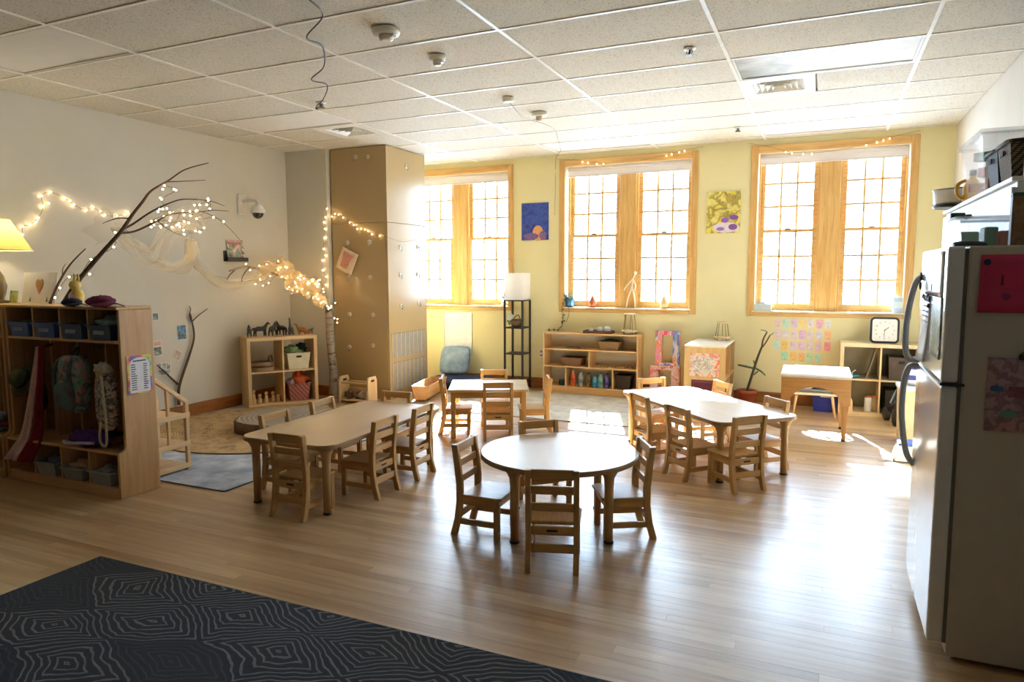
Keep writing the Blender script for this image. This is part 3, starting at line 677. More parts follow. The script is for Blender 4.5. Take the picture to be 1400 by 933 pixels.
for s in (-1, 1): MB().prism([(s*.10-.014, .012), (s*.10+.014, .012), (s*.10, .05)], lambda u, v: Mt @ Vector((u, -.0026, v)), lambda u, v: Mt @ Vector((u, -.0018, v))).build('painted_tree', plain('5f8f6a', .8), hc)
gc = empty('green_card', (-5.715, 3.30, TZ), 0, 'small green and yellow picture card between lamp and heart card', 'card')
MB().box(-.05, .05, -.001, .001, 0, .095, Mt).build('sheet', art(['b9cf7a', 'd9dd8f', '8fb65f', 'e3d87a'], 18), gc)
MB().box(-.04, .04, -.0022, -.0012, .055, .08, Mt).build('painted_sky', art(['c9dfae', 'dfe8b9'], 18), gc)
rf = empty('round_mirror', (-5.80, 3.17, TZ), R(8), 'round black-rimmed mirror at the left picture edge on the locker', 'mirror')
MB().tube([(.065*math.cos(2*math.pi*k/32), 0, .075+.065*math.sin(2*math.pi*k/32)) for k in range(32)], .010, 8, closed=True).build('rim', BLACK, rf)
MB().lathe([(.06, -.002), (.06, .002)], 28, M=Matrix.Translation((0, 0, .075)) @ Matrix.Rotation(R(90), 4, 'X')).build('glass', plain('cfd3d6', .05, 1), rf)
for lab, x, y, c0, c1, s in (('navy cap lying on the locker top', -4.79, 3.15, '22263a', '2f3450', .8), ('maroon cap lying on the locker top beside the navy cap', -4.50, 3.16, '5a1f3a', '74304d', 1.15)):
    cp = empty('cap', (x, y, TZ), R(-12), lab, 'cap', 'caps on the locker top')
    blob(MB(), (0, 0, .03*s), (.085*s, .075*s, .035*s), 5, .12).build('crown', fabric(c0, c1), cp)
    MB().grid(lambda u, v: ((.04+.14*v)*s, (-.075+.15*u)*s*(1-.3*v*v), (.012+.018*(1-(2*u-1)**2)-.012*v)*s), 8, 6).build('visor', fabric(c0, c1), cp, solid=.006)
    MB().ell((0, 0, .064*s), (.008, .008, .005)).build('top_button', fabric(c1, c1), cp)
ty = empty('yellow_plush', (-4.955, 3.30, TZ), 0, 'yellow and white plush toy behind the branches on the locker', 'toy')
MB().ell((0, 0, .06), (.05, .045, .06)).build('plush_body', fabric('d8c06a', 'e8d68a'), ty); MB().ell((0, -.012, .14), (.04, .038, .038)).build('head', fabric('d8c06a', 'e8d68a'), ty)
for s in (-1, 1): MB().ell((s*.022, 0, .19), (.011, .008, .035)).build('ear', fabric('d8c06a', 'e8d68a'), ty)
MB().ell((-.01, -.032, .05), (.032, .02, .042)).build('belly', fabric('b9bcc8', 'd5d7df'), ty)

# ---- branches, tulle and string lights over the lockers
BARK = wood('2e2118', '5a4634', 2, .85, 1.2); BULB = glow('FFD9A0', 22); WIRE = plain('7a6a4c', .6)
bulb_me = MB().ell((0, 0, 0), (.0065, .0065, .0065), 6, 4).mesh('bulb', BULB)
def taper(pts, r0, r1, n=5, k=7):
    p = smooth_path(pts, n); return MB().tube(p, [r0+(r1-r0)*i/(len(p)-1) for i in range(len(p))], k)
def rel(pts, o): return [(x-o[0], y-o[1], z-o[2]) for x, y, z in pts]
def light_string(lab, pts, bulbs, wire_r=.0022, group='fairy light strings'):
    o = pts[0]; s = empty('fairy_lights', o, 0, lab, 'string lights', group)
    MB().tube(smooth_path(rel(pts, o), 4), wire_r, 5).build('wire', WIRE, s)
    for b in bulbs: inst('bulb', bulb_me, s, (b[0]-o[0], b[1]-o[1], b[2]-o[2]))
    return s
MAIN = [(-5.04,3.25,1.302),(-4.98,3.33,1.47),(-4.82,3.42,1.68),(-4.72,3.5,1.83),(-4.7,3.58,1.95),(-4.69,3.67,2.06),(-4.69,3.75,2.15),(-4.6,3.83,2.23),(-4.52,3.92,2.32),(-4.36,4.0,2.37)]
o = MAIN[0]; br = empty('dry_branch', o, 0, 'tall forked dry branch leaning up from the locker top, hung with lights', 'branch', 'branches on the locker')
taper(rel(MAIN, o), .019, .003).build('stem', BARK, br)
for nm, pp, r0 in (('fork', [(-4.61,3.82,2.22),(-4.6,3.96,2.24),(-4.51,4.1,2.26)], .005), ('limb', [(-4.72,3.52,1.85),(-4.72,3.6,1.89),(-4.63,3.7,1.99),(-4.5,3.8,2.07),(-4.46,3.9,2.09),(-4.36,4.0,2.08),(-4.32,4.1,2.05)], .009),
        ('limb', [(-4.73,3.5,1.82),(-4.72,3.62,1.84),(-4.62,3.73,1.92),(-4.6,3.85,1.98),(-4.41,3.97,2.0),(-4.42,4.08,2.02),(-4.38,4.2,2.02)], .009), ('twig', [(-4.42,3.97,2.0),(-4.51,4.17,1.98),(-4.55,4.33,1.92),(-4.58,4.5,1.81)], .0035),
        ('limb', [(-4.71,3.56,1.93),(-4.92,3.62,1.94),(-5.13,3.65,1.91)], .006), ('twig', [(-4.63,3.74,1.92),(-4.57,3.82,1.84),(-4.53,3.9,1.81)], .004)):
    taper(rel(pp, o), r0, .0018).build(nm, BARK, br)
BR2 = [(-5.24,3.28,1.302),(-5.22,3.34,1.45),(-5.15,3.39,1.59),(-5.05,3.45,1.71)]; o = BR2[0]
b2 = empty('dry_branch', o, 0, 'short dark branch leaning beside the heart card on the locker', 'branch', 'branches on the locker'); taper(rel(BR2, o), .011, .004).build('stem', BARK, b2)
taper(rel([(-5.2, 3.36, 1.5), (-5.22, 3.38, 1.56), (-5.21, 3.4, 1.6)], o), .004, .0015).build('twig', BARK, b2)
WL = [(-6.15,3.66,1.85),(-6.15,3.67,1.92),(-6.15,3.73,1.94),(-6.15,3.8,2.0),(-6.15,3.85,2.1),(-6.15,3.84,2.19),(-6.15,3.92,2.23),(-6.15,4.04,2.19),(-6.15,4.12,2.14),(-6.15,4.23,2.1),(-6.15,4.3,2.13),(-6.15,4.41,2.07),(-6.15,4.53,2.07),(-6.15,4.65,2.11)]
light_string('fairy lights tacked along the cream wall behind the lamp', WL, WL + [(-6.14, 3.89, 2.13), (-6.14, 4.36, 2.1), (-6.14, 4.6, 2.09), (-6.14, 4.08, 2.17), (-6.14, 3.77, 1.96)])
BL1 = [(-4.85,3.55,1.83),(-4.82,3.51,1.72),(-5.01,3.46,1.63),(-5.07,3.42,1.51),(-4.92,3.38,1.52),(-5.09,3.34,1.5),(-5.13,3.29,1.42),(-5.13,3.25,1.35)]
light_string('fairy lights wound down the lower stem of the locker branch', BL1, BL1)
BL2 = [(-4.61,3.8,2.19),(-4.5,3.81,2.15),(-4.66,3.81,2.09),(-4.62,3.82,2.02),(-4.73,3.83,2.0),(-4.6,3.83,1.99),(-4.82,3.84,1.93),(-4.63,3.85,1.93),(-4.61,3.85,1.88),(-4.5,3.86,2.0),(-4.49,3.86,1.92),(-4.43,3.87,1.96),(-4.37,3.88,2.0),(-4.34,3.88,2.04),(-4.26,3.89,2.07),(-4.26,3.9,2.01),(-4.4,3.9,1.94),(-4.34,3.91,1.87),(-4.44,3.92,1.85),(-4.57,3.92,1.86),(-4.62,3.93,1.89),(-4.84,3.94,1.89),(-4.92,3.94,1.91),(-4.28,3.95,1.95)]
rb = random.Random(9); extra = [(x+rb.uniform(-.05, .05), y+rb.uniform(-.05, .05), z+rb.uniform(-.04, .04)) for x, y, z in BL2]
light_string('dense cluster of fairy lights in the top of the locker branch', BL2, BL2+extra)
TULLE = sheer('F2E6CC', .20, trans=.5, name='tulle'); TULLE2 = sheer('FBE9C4', .42, trans=.5, name='tulle_gathered')
def ribbon(pts, w, seed, n=8, m=6):
    p = smooth_path(pts, n); rs = random.Random(seed); L = len(p)-1; ph = rs.random()*6
    def fn(u, v):
        i = min(int(u*L), L-1); t = u*L-i; q = p[i].lerp(p[i+1], t); ww = w*(.7+.3*math.sin(u*7+ph))
        return (q.x+.03*math.sin(v*7+u*9+ph), q.y+.05*math.sin(v*9+u*5), q.z+(v-.5)*ww+.015*math.sin(u*23+v*4))
    return MB().grid(fn, L, m)
T1 = [(-5.36,3.7,1.85),(-5.2,3.75,1.9),(-5.0,3.8,1.72),(-4.86,3.85,1.66),(-4.75,3.9,1.85),(-4.6,3.9,1.95),(-4.4,3.92,1.98)]; o = T1[0]
tu = empty('tulle_drape', o, 0, 'sheer cream tulle draped through the branch above the lockers', 'fabric', 'tulle drapes')
ribbon(rel(T1, o), .26, 1).build('sheer_cloth', TULLE, tu); ribbon(rel([(x, y+.06, z-.03) for x, y, z in T1[1:]], o), .16, 2).build('sheer_fold', TULLE, tu)
T2 = [(-5.1,4.05,1.62),(-4.95,4.12,1.56),(-4.85,4.2,1.62),(-4.87,4.25,1.80),(-5.1,4.5,1.72),(-5.39,4.72,1.62),(-5.77,5.25,1.47),(-5.95,5.7,1.39),(-6.02,6.1,1.43),(-6.05,6.3,1.5)]; o = T2[0]
tv = empty('tulle_drape', o, 0, 'sheer tulle swag hanging from the branch across to the birch limb', 'fabric', 'tulle drapes')
ribbon(rel(T2, o), .10, 3).build('sheer_cloth', TULLE2, tv); ribbon(rel([(x+.02, y-.03, z+.05) for x, y, z in T2[2:]], o), .06, 5).build('sheer_fold', TULLE, tv)

# ---- on the left wall
cm = empty('security_camera', (XL, 6.10, 2.30), 0, 'white dome security camera on a bracket high on the cream wall', 'camera')
MB().box(0, .03, -.06, .06, -.10, .13).build('wall_plate', plain('f0efec', .4), cm, .006)
MB().tube(smooth_path([(.03, 0, .05), (.10, .02, .06), (.19, .05, .05), (.20, .05, .0)], 5), .018, 10).build('arm', plain('d8d6d0', .4), cm)
MB().lathe([(.022, 0.02), (.055, -.005), (.08, -.05), (.082, -.08), (.07, -.088)], 26, (.2, .05, 0)).build('housing', plain('f2f1ee', .3), cm)
MB().ell((.2, .05, -.085), (.064, .064, .068), 20, 12).build('dark_dome', plain('15130f', .08, 0, .02, 5, 0, .5, .5), cm)
sb = empty('wall_ledge', (XL, 5.96, 1.66), 0, 'small black picture ledge on the cream wall', 'shelf')
MB().box(0, .07, -.15, .15, 0, .012).build('shelf', DARKM, sb); MB().box(.062, .07, -.15, .15, .012, .045).build('lip', DARKM, sb); MB().box(0, .006, -.15, .15, .012, .12).build('back', DARKM, sb)
bk = empty('picture_book', (XL+.035, 5.97, 1.673), 0, 'colourful picture book leaning on the small black ledge', 'book'); Mb = Matrix.Rotation(R(-10), 4, 'Y')
MB().box(-.008, .008, -.12, .12, 0, .23, Mb).build('pages', PAPER, bk); MB().box(.008, .0105, -.122, .122, -.001, .232, Mb).build('cover', art(['dfe3e6', 'd7a5a0', '8fae8f', '6f5a6a', 'e6dcd2'], 12, .6), bk)
MB().box(.0106, .0116, -.10, .10, .18, .205, Mb).build('title_band', plain('c2646e', .6), bk)
tw = empty('wall_twig', (XL+.03, 5.10, .15), 0, 'bare forked stick fastened upright to the cream wall among photos', 'branch')
taper([(0, 0, 0), (0, .02, .2), (0, .16, .5), (0, .235, .70), (0, .215, .88), (.0, .20, .95)], .017, .006).build('stem', BARK, tw)
taper([(0, .215, .86), (0, .30, .92), (0, .43, .99)], .008, .004).build('fork', BARK, tw); taper([(0, .215, .86), (0, .19, .93), (0, .21, 1.0), (0, .19, 1.03)], .007, .004).build('fork', BARK, tw)
taper([(0, 0, .22), (0, -.1, .32), (0, -.23, .45)], .012, .007).build('fork', BARK, tw)
for y, z, rot, w, h, cs, lab in ((5.205, .905, 2, .12, .16, ['3f86c4', '5a9fd0', '3a4a44', 'c9a94e'], 'blue-sky photo pinned left of the upright stick'), (5.135, .675, -28, .10, .10, ['d6cfc6', 'b09a88', 'e0dbd4'], 'tilted pale photo pinned near the stick'),
        (4.97, .545, -8, .15, .13, ['8f9494', 'cfd2d0', '55605c', 'e2e2de'], 'grey photo low on the wall beside the stick'), (4.905, .815, 5, .10, .055, ['c96a5f', 'e0b3a8', 'd98f80'], 'small red drawing pinned on the wall by the locker edge'),
        (4.905, .735, 4, .10, .10, ['2f3a36', '6f7a70', 'd2d2c8'], 'dark green photo pinned below the red drawing'), (4.90, 1.09, 0, .07, .08, ['2b3530', '5c6a5c', 'a9b0a4'], 'tiny dark photo pinned high beside the locker edge')):
    f = empty('wall_photo', (XL+.002, y, z), 0, lab, 'photo', 'photos on the cream wall'); M = Matrix.Rotation(R(rot), 4, 'X')
    MB().box(0, .002, -w/2, w/2, -h/2, h/2, M).build('paper', PAPER, f); MB().box(.002, .003, -w/2+.006, w/2-.006, -h/2+.006, h/2-.006, M).build('print', art(cs, 16, .6, .4), f)

# ---- sloped stand behind the locker
lf = empty('sloped_stand', (-4.47, 3.43, 0), 0, 'small wooden shelf stand with sloping side rails behind the locker', 'stand')
for x in (-.33, 0):
    MB().box(x-.014, x+.014, .33, .36, 0, .545).build('post', BIRCH[2], lf, .002); MB().box(x-.014, x+.014, .0, .03, 0, .78).build('post', BIRCH[2], lf, .002)
    MB().box(x-.010, x+.010, .17, .195, .2, .655).build('baluster', BIRCH[2], lf, .002)
    MB().bar((x, -.0, .80), (x, .35, .535), .03, .03).build('sloping_rail', BIRCH[1], lf, .003)
for z in (.03, .20, .42):
    MB().box(-.35, .02, .0, .36, z, z+.02).build('shelf', BIRCH[1], lf, .002)
    MB().box(.014, .024, .0, .36, z-.005, z+.035).build('shelf_edge', BIRCH[1], lf, .002)

# ================================================================== reading corner
def cube_shelf(name, loc, rz, lab, w=.79, h=.79, d=.39, th=.038, mat=None):
    s = empty(name, loc, rz, lab, 'shelf'); m0, m1 = (mat or (BIRCH[0], BIRCH[2]))
    MB().box(-w/2, w/2, 0, d, h-th, h).build('top_panel', m0, s, .002); MB().box(-w/2, w/2, 0, d, 0, th).build('bottom_panel', m0, s, .002)
    for k in (-1, 1): MB().box(k*(w/2-th/2)-th/2, k*(w/2-th/2)+th/2, 0, d, th, h-th).build('side_panel', m1, s, .002)
    MB().box(-.008, .008, .004, d-.01, th, h-th).build('upright', m1, s); MB().box(-w/2+th, -.008, .004, d-.01, h/2-.008, h/2+.008).build('shelf', m0, s); MB().box(.008, w/2-th, .004, d-.01, h/2-.008, h/2+.008).build('shelf', m0, s)
    return s
ANG = math.atan2(6.454-5.787, -5.415+5.841)
cs = cube_shelf('cube_shelf', (-5.635, 6.115, 0), ANG, 'open four-cube birch shelf with toy animals on top, in the corner', h=.80)
Mc = Matrix.Translation((-5.635, 6.115, 0)) @ Matrix.Rotation(ANG, 4, 'Z')
def on_cs(x, y, z): return tuple(Mc @ Vector((x, y, z)))
# toy animals: continuous skinned bodies
def toy(name, lab, loc, rz, verts, edges, radii, mat, tip, tipmat, scale=1.0):
    t = empty(name, loc, rz, lab, 'toy animal', 'toy animals on the cube shelf')
    me = bpy.data.meshes.new('skin'); me.from_pydata([tuple(c*scale for c in v) for v in verts], edges, []); me.materials.append(mat)
    o = bpy.data.objects.new('animal_body', me); COL.objects.link(o); o.parent = t
    sk = o.modifiers.new('skin', 'SKIN'); sl = me.skin_vertices[0].data
    for i, r in enumerate(radii): sl[i].radius = (r*scale, r*scale)
    sl[0].use_root = True
    ss = o.modifiers.new('smooth', 'SUBSURF'); ss.levels = 1; ss.render_levels = 1
    MB().ell(tuple(c*scale for c in tip[0]), tuple(c*scale for c in tip[1]), 8, 6).build('marking', tipmat, t)
    return t
def horse_v(hd=.17):
    v = [(0, 0, .105), (.07, 0, .105), (-.06, 0, .108), (.10, 0, .15), (.115, 0, hd), (.15, 0, hd-.02), (.075, .022, .055), (.075, .022, .0), (.075, -.022, .055), (.08, -.022, .0), (-.06, .022, .06), (-.07, .022, .0), (-.06, -.022, .06), (-.055, -.022, .0), (-.10, 0, .10), (-.12, 0, .05)]
    e = [(0, 1), (0, 2), (1, 3), (3, 4), (4, 5), (1, 6), (6, 7), (1, 8), (8, 9), (2, 10), (10, 11), (2, 12), (12, 13), (2, 14), (14, 15)]
    r = [.032, .03, .03, .02, .018, .012, .012, .009, .012, .009, .013, .009, .013, .009, .01, .006]
    return v, e, r
def dino_v(neck=.24):
    v = [(0, 0, .08), (.05, 0, .085), (.085, 0, .13), (.095, 0, .19), (.10, 0, neck), (.13, 0, neck-.005), (-.05, 0, .078), (-.11, 0, .05), (-.17, 0, .02), (.05, .025, .04), (.05, .027, 0), (.05, -.025, .04), (.05, -.027, 0), (-.05, .025, .04), (-.05, .027, 0), (-.05, -.025, .04), (-.05, -.027, 0)]
    e = [(0, 1), (1, 2), (2, 3), (3, 4), (4, 5), (0, 6), (6, 7), (7, 8), (1, 9), (9, 10), (1, 11), (11, 12), (6, 13), (13, 14), (6, 15), (15, 16)]
    r = [.04, .034, .02, .014, .014, .01, .034, .018, .006, .014, .012, .014, .012, .015, .012, .015, .012]
    return v, e, r
DK, DK2, GR, OR = plain('26241f', .5), plain('3a3226', .5), plain('4a5254', .45), plain('a8743c', .5)
for x, rz, fn, mat, lab, sc in ((-.33, 80, lambda: horse_v(.16), plain('33413a', .5), 'dark green toy animal standing at the left end of the cube shelf', .75), (-.22, 10, lambda: horse_v(.18), DK, 'black toy horse striding on the cube shelf', .85),
        (-.075, 55, lambda: horse_v(.17), DK2, 'dark brown toy horse in the middle of the cube shelf top', .85), (.035, 110, lambda: horse_v(.18), DK, 'black toy horse facing a brown one on the cube shelf', .85),
        (.14, 85, lambda: dino_v(.25), GR, 'grey long-necked toy dinosaur on the cube shelf', .75), (.27, 150, lambda: dino_v(.17), OR, 'orange-brown toy dinosaur near the right end of the cube shelf', .7), (.36, 30, lambda: horse_v(.15), GR, 'tiny grey toy animal at the right end of the cube shelf', .45)):
    v, e, r = fn(); head = v[5] if len(v) > 16 else v[4]
    toy('toy_animal', lab, on_cs(x, .15, .803), ANG+R(rz), v, e, r, mat, ((head[0]+.005, 0, head[2]+.012), (.008, .012, .008)), plain('8a7a5c', .6), sc)
def basket(name, lab, loc, rz, w0, d0, w1, d1, h, mat, fill=None, fmat=None, cat='basket', group=None, handle=True):
    b = empty(name, loc, rz, lab, cat, group); tub(MB(), w0, d0, w1, d1, h, .006, rim=.006).build('basket_body', mat, b)
    if handle: MB().box(-.03, .03, -d1/2-.004, -d1/2+.0, h*.72, h*.84).build('hand_hole', plain('1a1714', .8), b)
    if fill:
        for i, (c, r, s) in enumerate(fill): blob(MB(), c, r, s, .3).build('contents', fmat[i % len(fmat)], b)
    return b
def weave(c0, c1, sc=1.0):
    key = ('wv', c0, c1, sc)
    if key in _mats: return _mats[key]
    m, nt, b = newmat('wicker'); v = coords(nt); br = N(nt, 'ShaderNodeTexWave'); br.inputs['Scale'].default_value = 38*sc; br.inputs['Distortion'].default_value = 1.5; br.bands_direction = 'Z'; nt.links.new(v, br.inputs['Vector'])
    b2 = N(nt, 'ShaderNodeTexWave'); b2.inputs['Scale'].default_value = 22*sc; b2.bands_direction = 'DIAGONAL'; nt.links.new(v, b2.inputs['Vector'])
    mu = N(nt, 'ShaderNodeMath', operation='MULTIPLY'); nt.links.new(br.outputs['Fac'], mu.inputs[0]); nt.links.new(b2.outputs['Fac'], mu.inputs[1])
    r = ramp(nt, [(.05, c0), (.6, c1)]); nt.links.new(mu.outputs[0], r.inputs[0]); nt.links.new(r.outputs[0], b.inputs['Base Color']); b.inputs['Roughness'].default_value = .8; bump(nt, b, mu.outputs[0], .6, .006); _mats[key] = m; return m
basket('white_basket', 'white handled bin of green plush toys in the upper right cube', on_cs(.185, .15, .41), ANG, .22, .22, .27, .26, .19, plain('d9d3b8', .5), [((-.05, 0, .21), (.09, .09, .06), 1), ((.07, .03, .23), (.06, .07, .06), 2), ((0, .0, .19), (.1, .1, .03), 6)], [fabric('5a7a4a', '8fa878'), fabric('1d2420', '303830'), fabric('7a8f66', 'a9b894')], 'bin')
basket('red_basket', 'pink openwork basket of orange toys in the lower right cube', on_cs(.185, .15, .04), ANG, .20, .20, .26, .25, .20, weave('8f4a44', 'c98a80', .6), [((.03, 0, .23), (.09, .08, .08), 4), ((-.07, 0, .2), (.05, .06, .05), 5)], [plain('c8552a', .6), plain('b9a6b4', .6)], handle=False)
wt = empty('wooden_tray_stack', on_cs(-.19, .15, .406), ANG, 'stacked round wooden trays in the upper left cube', 'tray')
for k, (r, z) in enumerate(((.13, 0), (.11, .055))): MB().lathe([(r, z), (r+.006, z+.01), (r+.006, z+.05), (r-.004, z+.05), (r-.006, z+.012)], 24, (-.02, 0, 0)).build('tray', plain('8f7458', .6), wt)
MB().tube([(.05, -.02, .11), (.06, -.02, .17), (.09, -.02, .18), (.10, -.02, .11)], .006, 6).build('wire_handle', DK2, wt)
for k, (x, hh, lab) in enumerate(((-.32, .17, 'tallest wooden peg figure at the left of the lower left cube'), (-.25, .10, 'short wooden peg figure second from left in the lower cube'), (-.18, .13, 'round-headed wooden peg figure in the middle of the lower cube'), (-.10, .12, 'wooden peg figure right of the middle in the lower cube'), (-.05, .08, 'smallest wooden peg figure at the right of the lower left cube'))):
    p = empty('peg_figure', on_cs(x, .10+.02*(k % 2), .04), ANG, lab, 'toy figure', 'wooden peg figures')
    MB().lathe([(.022, 0), (.024, .01), (.018, hh*.55), (.010, hh*.68)], 14).build('peg_body', BIRCH[2], p); MB().ell((0, 0, hh*.82), (.022, .022, .022), 12, 8).build('head', plain('d0ae80', .5), p)

lg = empty('log_slab', (-4.75, 5.22, .018), 0, 'low round log slab lying on the jute rug', 'log')
rl = random.Random(2); npt = 40; pol = [((.50+.018*math.sin(5*a)+.012*math.sin(9*a+1)+rl.uniform(-.006, .006))*math.cos(a), (.50+.018*math.sin(5*a)+rl.uniform(-.008, .008))*math.sin(a)) for a in [2*math.pi*k/npt for k in range(npt)]]
MB().prism(pol, lambda u, v: (u, v, 0), lambda u, v: (u, v, .108), True).build('bark', wood('3d2c1d', '6a5038', 2, .9, 1.4), lg)
def ring_mat():
    m, nt, b = newmat('end_grain'); v = coords(nt); l = N(nt, 'ShaderNodeVectorMath', operation='LENGTH'); nt.links.new(v, l.inputs[0]); f = noise(nt, v, 5, 4)
    ad = N(nt, 'ShaderNodeMath', operation='MULTIPLY_ADD'); ad.inputs[1].default_value = .06; nt.links.new(f, ad.inputs[0]); nt.links.new(l.outputs['Value'], ad.inputs[2])
    mu = N(nt, 'ShaderNodeMath', operation='MULTIPLY'); mu.inputs[1].default_value = 150; nt.links.new(ad.outputs[0], mu.inputs[0]); si = N(nt, 'ShaderNodeMath', operation='SINE'); nt.links.new(mu.outputs[0], si.inputs[0])
    r = ramp(nt, [(0, '7f705c'), (1, 'A39480')]); nt.links.new(si.outputs[0], r.inputs[0]); nt.links.new(r.outputs[0], b.inputs['Base Color']); b.inputs['Roughness'].default_value = .75; return m
MB().prism([(u*.965, v*.965) for u, v in pol], lambda u, v: (u, v, .106), lambda u, v: (u, v, .113)).build('cut_face', ring_mat(), lg)

# ---- tan ventilation cabinet
TAN = plain('AC9468', .32, 0, .03, 2, 0, .5, .2)
vc = empty('vent_cabinet', (-5.12, 7.31, 0), 0, 'floor-to-ceiling tan metal cabinet with vent grilles on its window side', 'cabinet')
x0, x1, y0, y1 = -.405, .40, -.40, .46
MB().box(x0, x1-.02, y0, y0+.02, .0, 2.12).build('front_panel', TAN, vc, .003); MB().box(x0, x1-.02, y0, y0+.02, 2.124, ZC-.004).build('front_panel', TAN, vc, .003)
MB().box(x0, x0+.02, y0+.02, y1, 0, ZC-.004).build('left_panel', TAN, vc)
MB().box(x0+.02, x1, y1-.02, y1, 0, ZC-.004).build('rear_panel', TAN, vc)
MB().box(x1-.02, x1, y0, y1-.02, 2.124, ZC-.004).build('side_panel', TAN, vc, .003); MB().box(x1-.02, x1, y0, y1-.02, .0, 2.12).build('side_panel', TAN, vc, .003)
MB().box(x0+.02, x1-.02, y0+.02, y1-.02, 2.8, 2.82).build('inner_shelf', TAN, vc)
for (z0, z1) in ((.49, .80), (.10, .445)):
    g = MB().box(x1, x1+.003, y0+.05, y1-.06, z0, z1).build('vent_grille', plain('85837c', .6), vc); n = 8; L = (y1-.06)-(y0+.05)
    for k in range(n):
        yy0 = y0+.05+L*(k+.12)/n
        MB().box(x1+.003, x1+.007, yy0-.013, yy0+.001, z0, z1).build('grille_bar', plain('C4B48E', .35), g)
    m = MB()
    for q in range(int((z1-z0)/.0125)): m.box(x1+.003, x1+.0055, y0+.05, y1-.06, z0+q*.0125, z0+q*.0125+.006)
    m.build('fin_rows', plain('a5a39c', .45), g)
def hook(m, p, n):   # small clip hook on a round pad; n = outward direction
    n = Vector(n); M = n.to_track_quat('Z', 'Y').to_matrix().to_4x4(); M.translation = Vector(p); m.lathe([(.026, 0), (.024, .006), (.012, .009)], 14, M=M); q = Vector(p)
    m.tube([q+n*.008, q+n*.03, q+n*.034+Vector((0, 0, -.03)), q+n*.02+Vector((0, 0, -.045))], .004, 6)
HOOKS = [((-5.299, 6.9105, 1.89), 'upper left'), ((-4.977, 6.9105, 1.892), 'upper right'), ((-5.29, 6.9105, 1.476), 'middle left'), ((-4.979, 6.9105, 1.467), 'middle right'), ((-5.294, 6.9105, 1.022), 'lower left'), ((-4.949, 6.9105, 1.021), 'lower right'), ((-5.306, 6.9105, .617), 'bottom left'), ((-4.959, 6.9105, .65), 'bottom right'), ((-5.149, 6.9105, 2.90), 'topmost left'), ((-4.97, 6.9105, 2.89), 'topmost right')]
SIDEH = [((-4.7205, 7.175, 1.837), 'top near'), ((-4.7205, 7.575, 1.85), 'top far'), ((-4.7205, 7.164, 1.501), 'middle near'), ((-4.7205, 7.565, 1.509), 'middle far'), ((-4.7205, 7.168, 1.127), 'bottom near'), ((-4.7205, 7.571, 1.146), 'bottom far'), ((-4.7205, 7.336, 2.817), 'highest')]
HM, HK = plain('C9C4B4', .3), plain('9a9488', .3, .7)
for lst, n, side in ((HOOKS, (0, -1, 0), 'front'), (SIDEH, (1, 0, 0), 'window side')):
    for p, w in lst:
        h = empty('adhesive_hook', p, 0, '%s adhesive clip hook on the %s of the tan cabinet' % (w, side), 'hook', 'clip hooks on the tan cabinet'); v = Vector(n)
        M = v.to_track_quat('Z', 'Y').to_matrix().to_4x4(); MB().lathe([(.028, 0), (.027, .005), (.015, .008)], 16, M=M).build('pad', HM, h)
        MB().tube([v*.007, v*.03, v*.035+Vector((0, 0, -.03)), v*.02+Vector((0, 0, -.05))], .0045, 6).build('clip', HK, h)
aw = empty('hanging_drawing', (-5.29, 6.90, 1.84), 0, 'pink and cream drawing hanging askew from a clip on the tan cabinet', 'drawing'); Md = Matrix.Rotation(R(25), 4, 'Y')
MB().grid(lambda u, v: tuple(Md @ Vector((-.06+.25*u, -.012-.03*math.sin(u*3.1)*v, -.02-.27*v))), 8, 8).build('paper', plain('dcc6a8', .8), aw, solid=.002)
MB().grid(lambda u, v: tuple(Md @ Vector((-.02+.16*u, -.017-.03*math.sin(u*3.1)*v, -.06-.18*v))), 8, 8).build('crayon_scribble', art(['c98a7a', 'd99a88', 'c07a70'], 40, .5), aw, solid=.001)

# ---- birch trunk with lit limb
BIRK = None
def birch_mat():
    m, nt, b = newmat('birch_bark'); v = coords(nt, (6, 6, 26)); f = noise(nt, v, 1.2, 5, .65); r = ramp(nt, [(.36, '4a3f33'), (.46, '9b8f80'), (.8, 'B5AA9C')]); nt.links.new(f, r.inputs[0]); nt.links.new(r.outputs[0], b.inputs['Base Color']); b.inputs['Roughness'].default_value = .8; return m
BIRK = birch_mat()
bt = empty('birch_trunk', (-5.44, 6.74, 0), 0, 'slim birch trunk standing against the tan cabinet, its limb wrapped in lights', 'tree trunk')
taper([(0, 0, 0), (.01, .0, .35), (-.02, -.01, .75), (-.015, -.02, 1.1)], .055, .042, 5, 12).build('stem', BIRK, bt)
taper([(-.015, -.02, 1.06), (-.11, -.06, 1.27), (-.39, -.12, 1.36), (-.58, -.2, 1.49), (-.60, -.42, 1.55), (-.61, -.7, 1.6), (-.60, -.98, 1.55)], .034, .010, 5, 9).build('limb', BIRK, bt)
taper([(-.60, -.68, 1.6), (-.58, -.8, 1.5), (-.59, -.83, 1.38)], .008, .003).build('twig', BARK, bt); taper([(-.60, -.9, 1.56), (-.6, -1.0, 1.48), (-.6, -1.02, 1.4)], .007, .003).build('twig', BARK, bt)
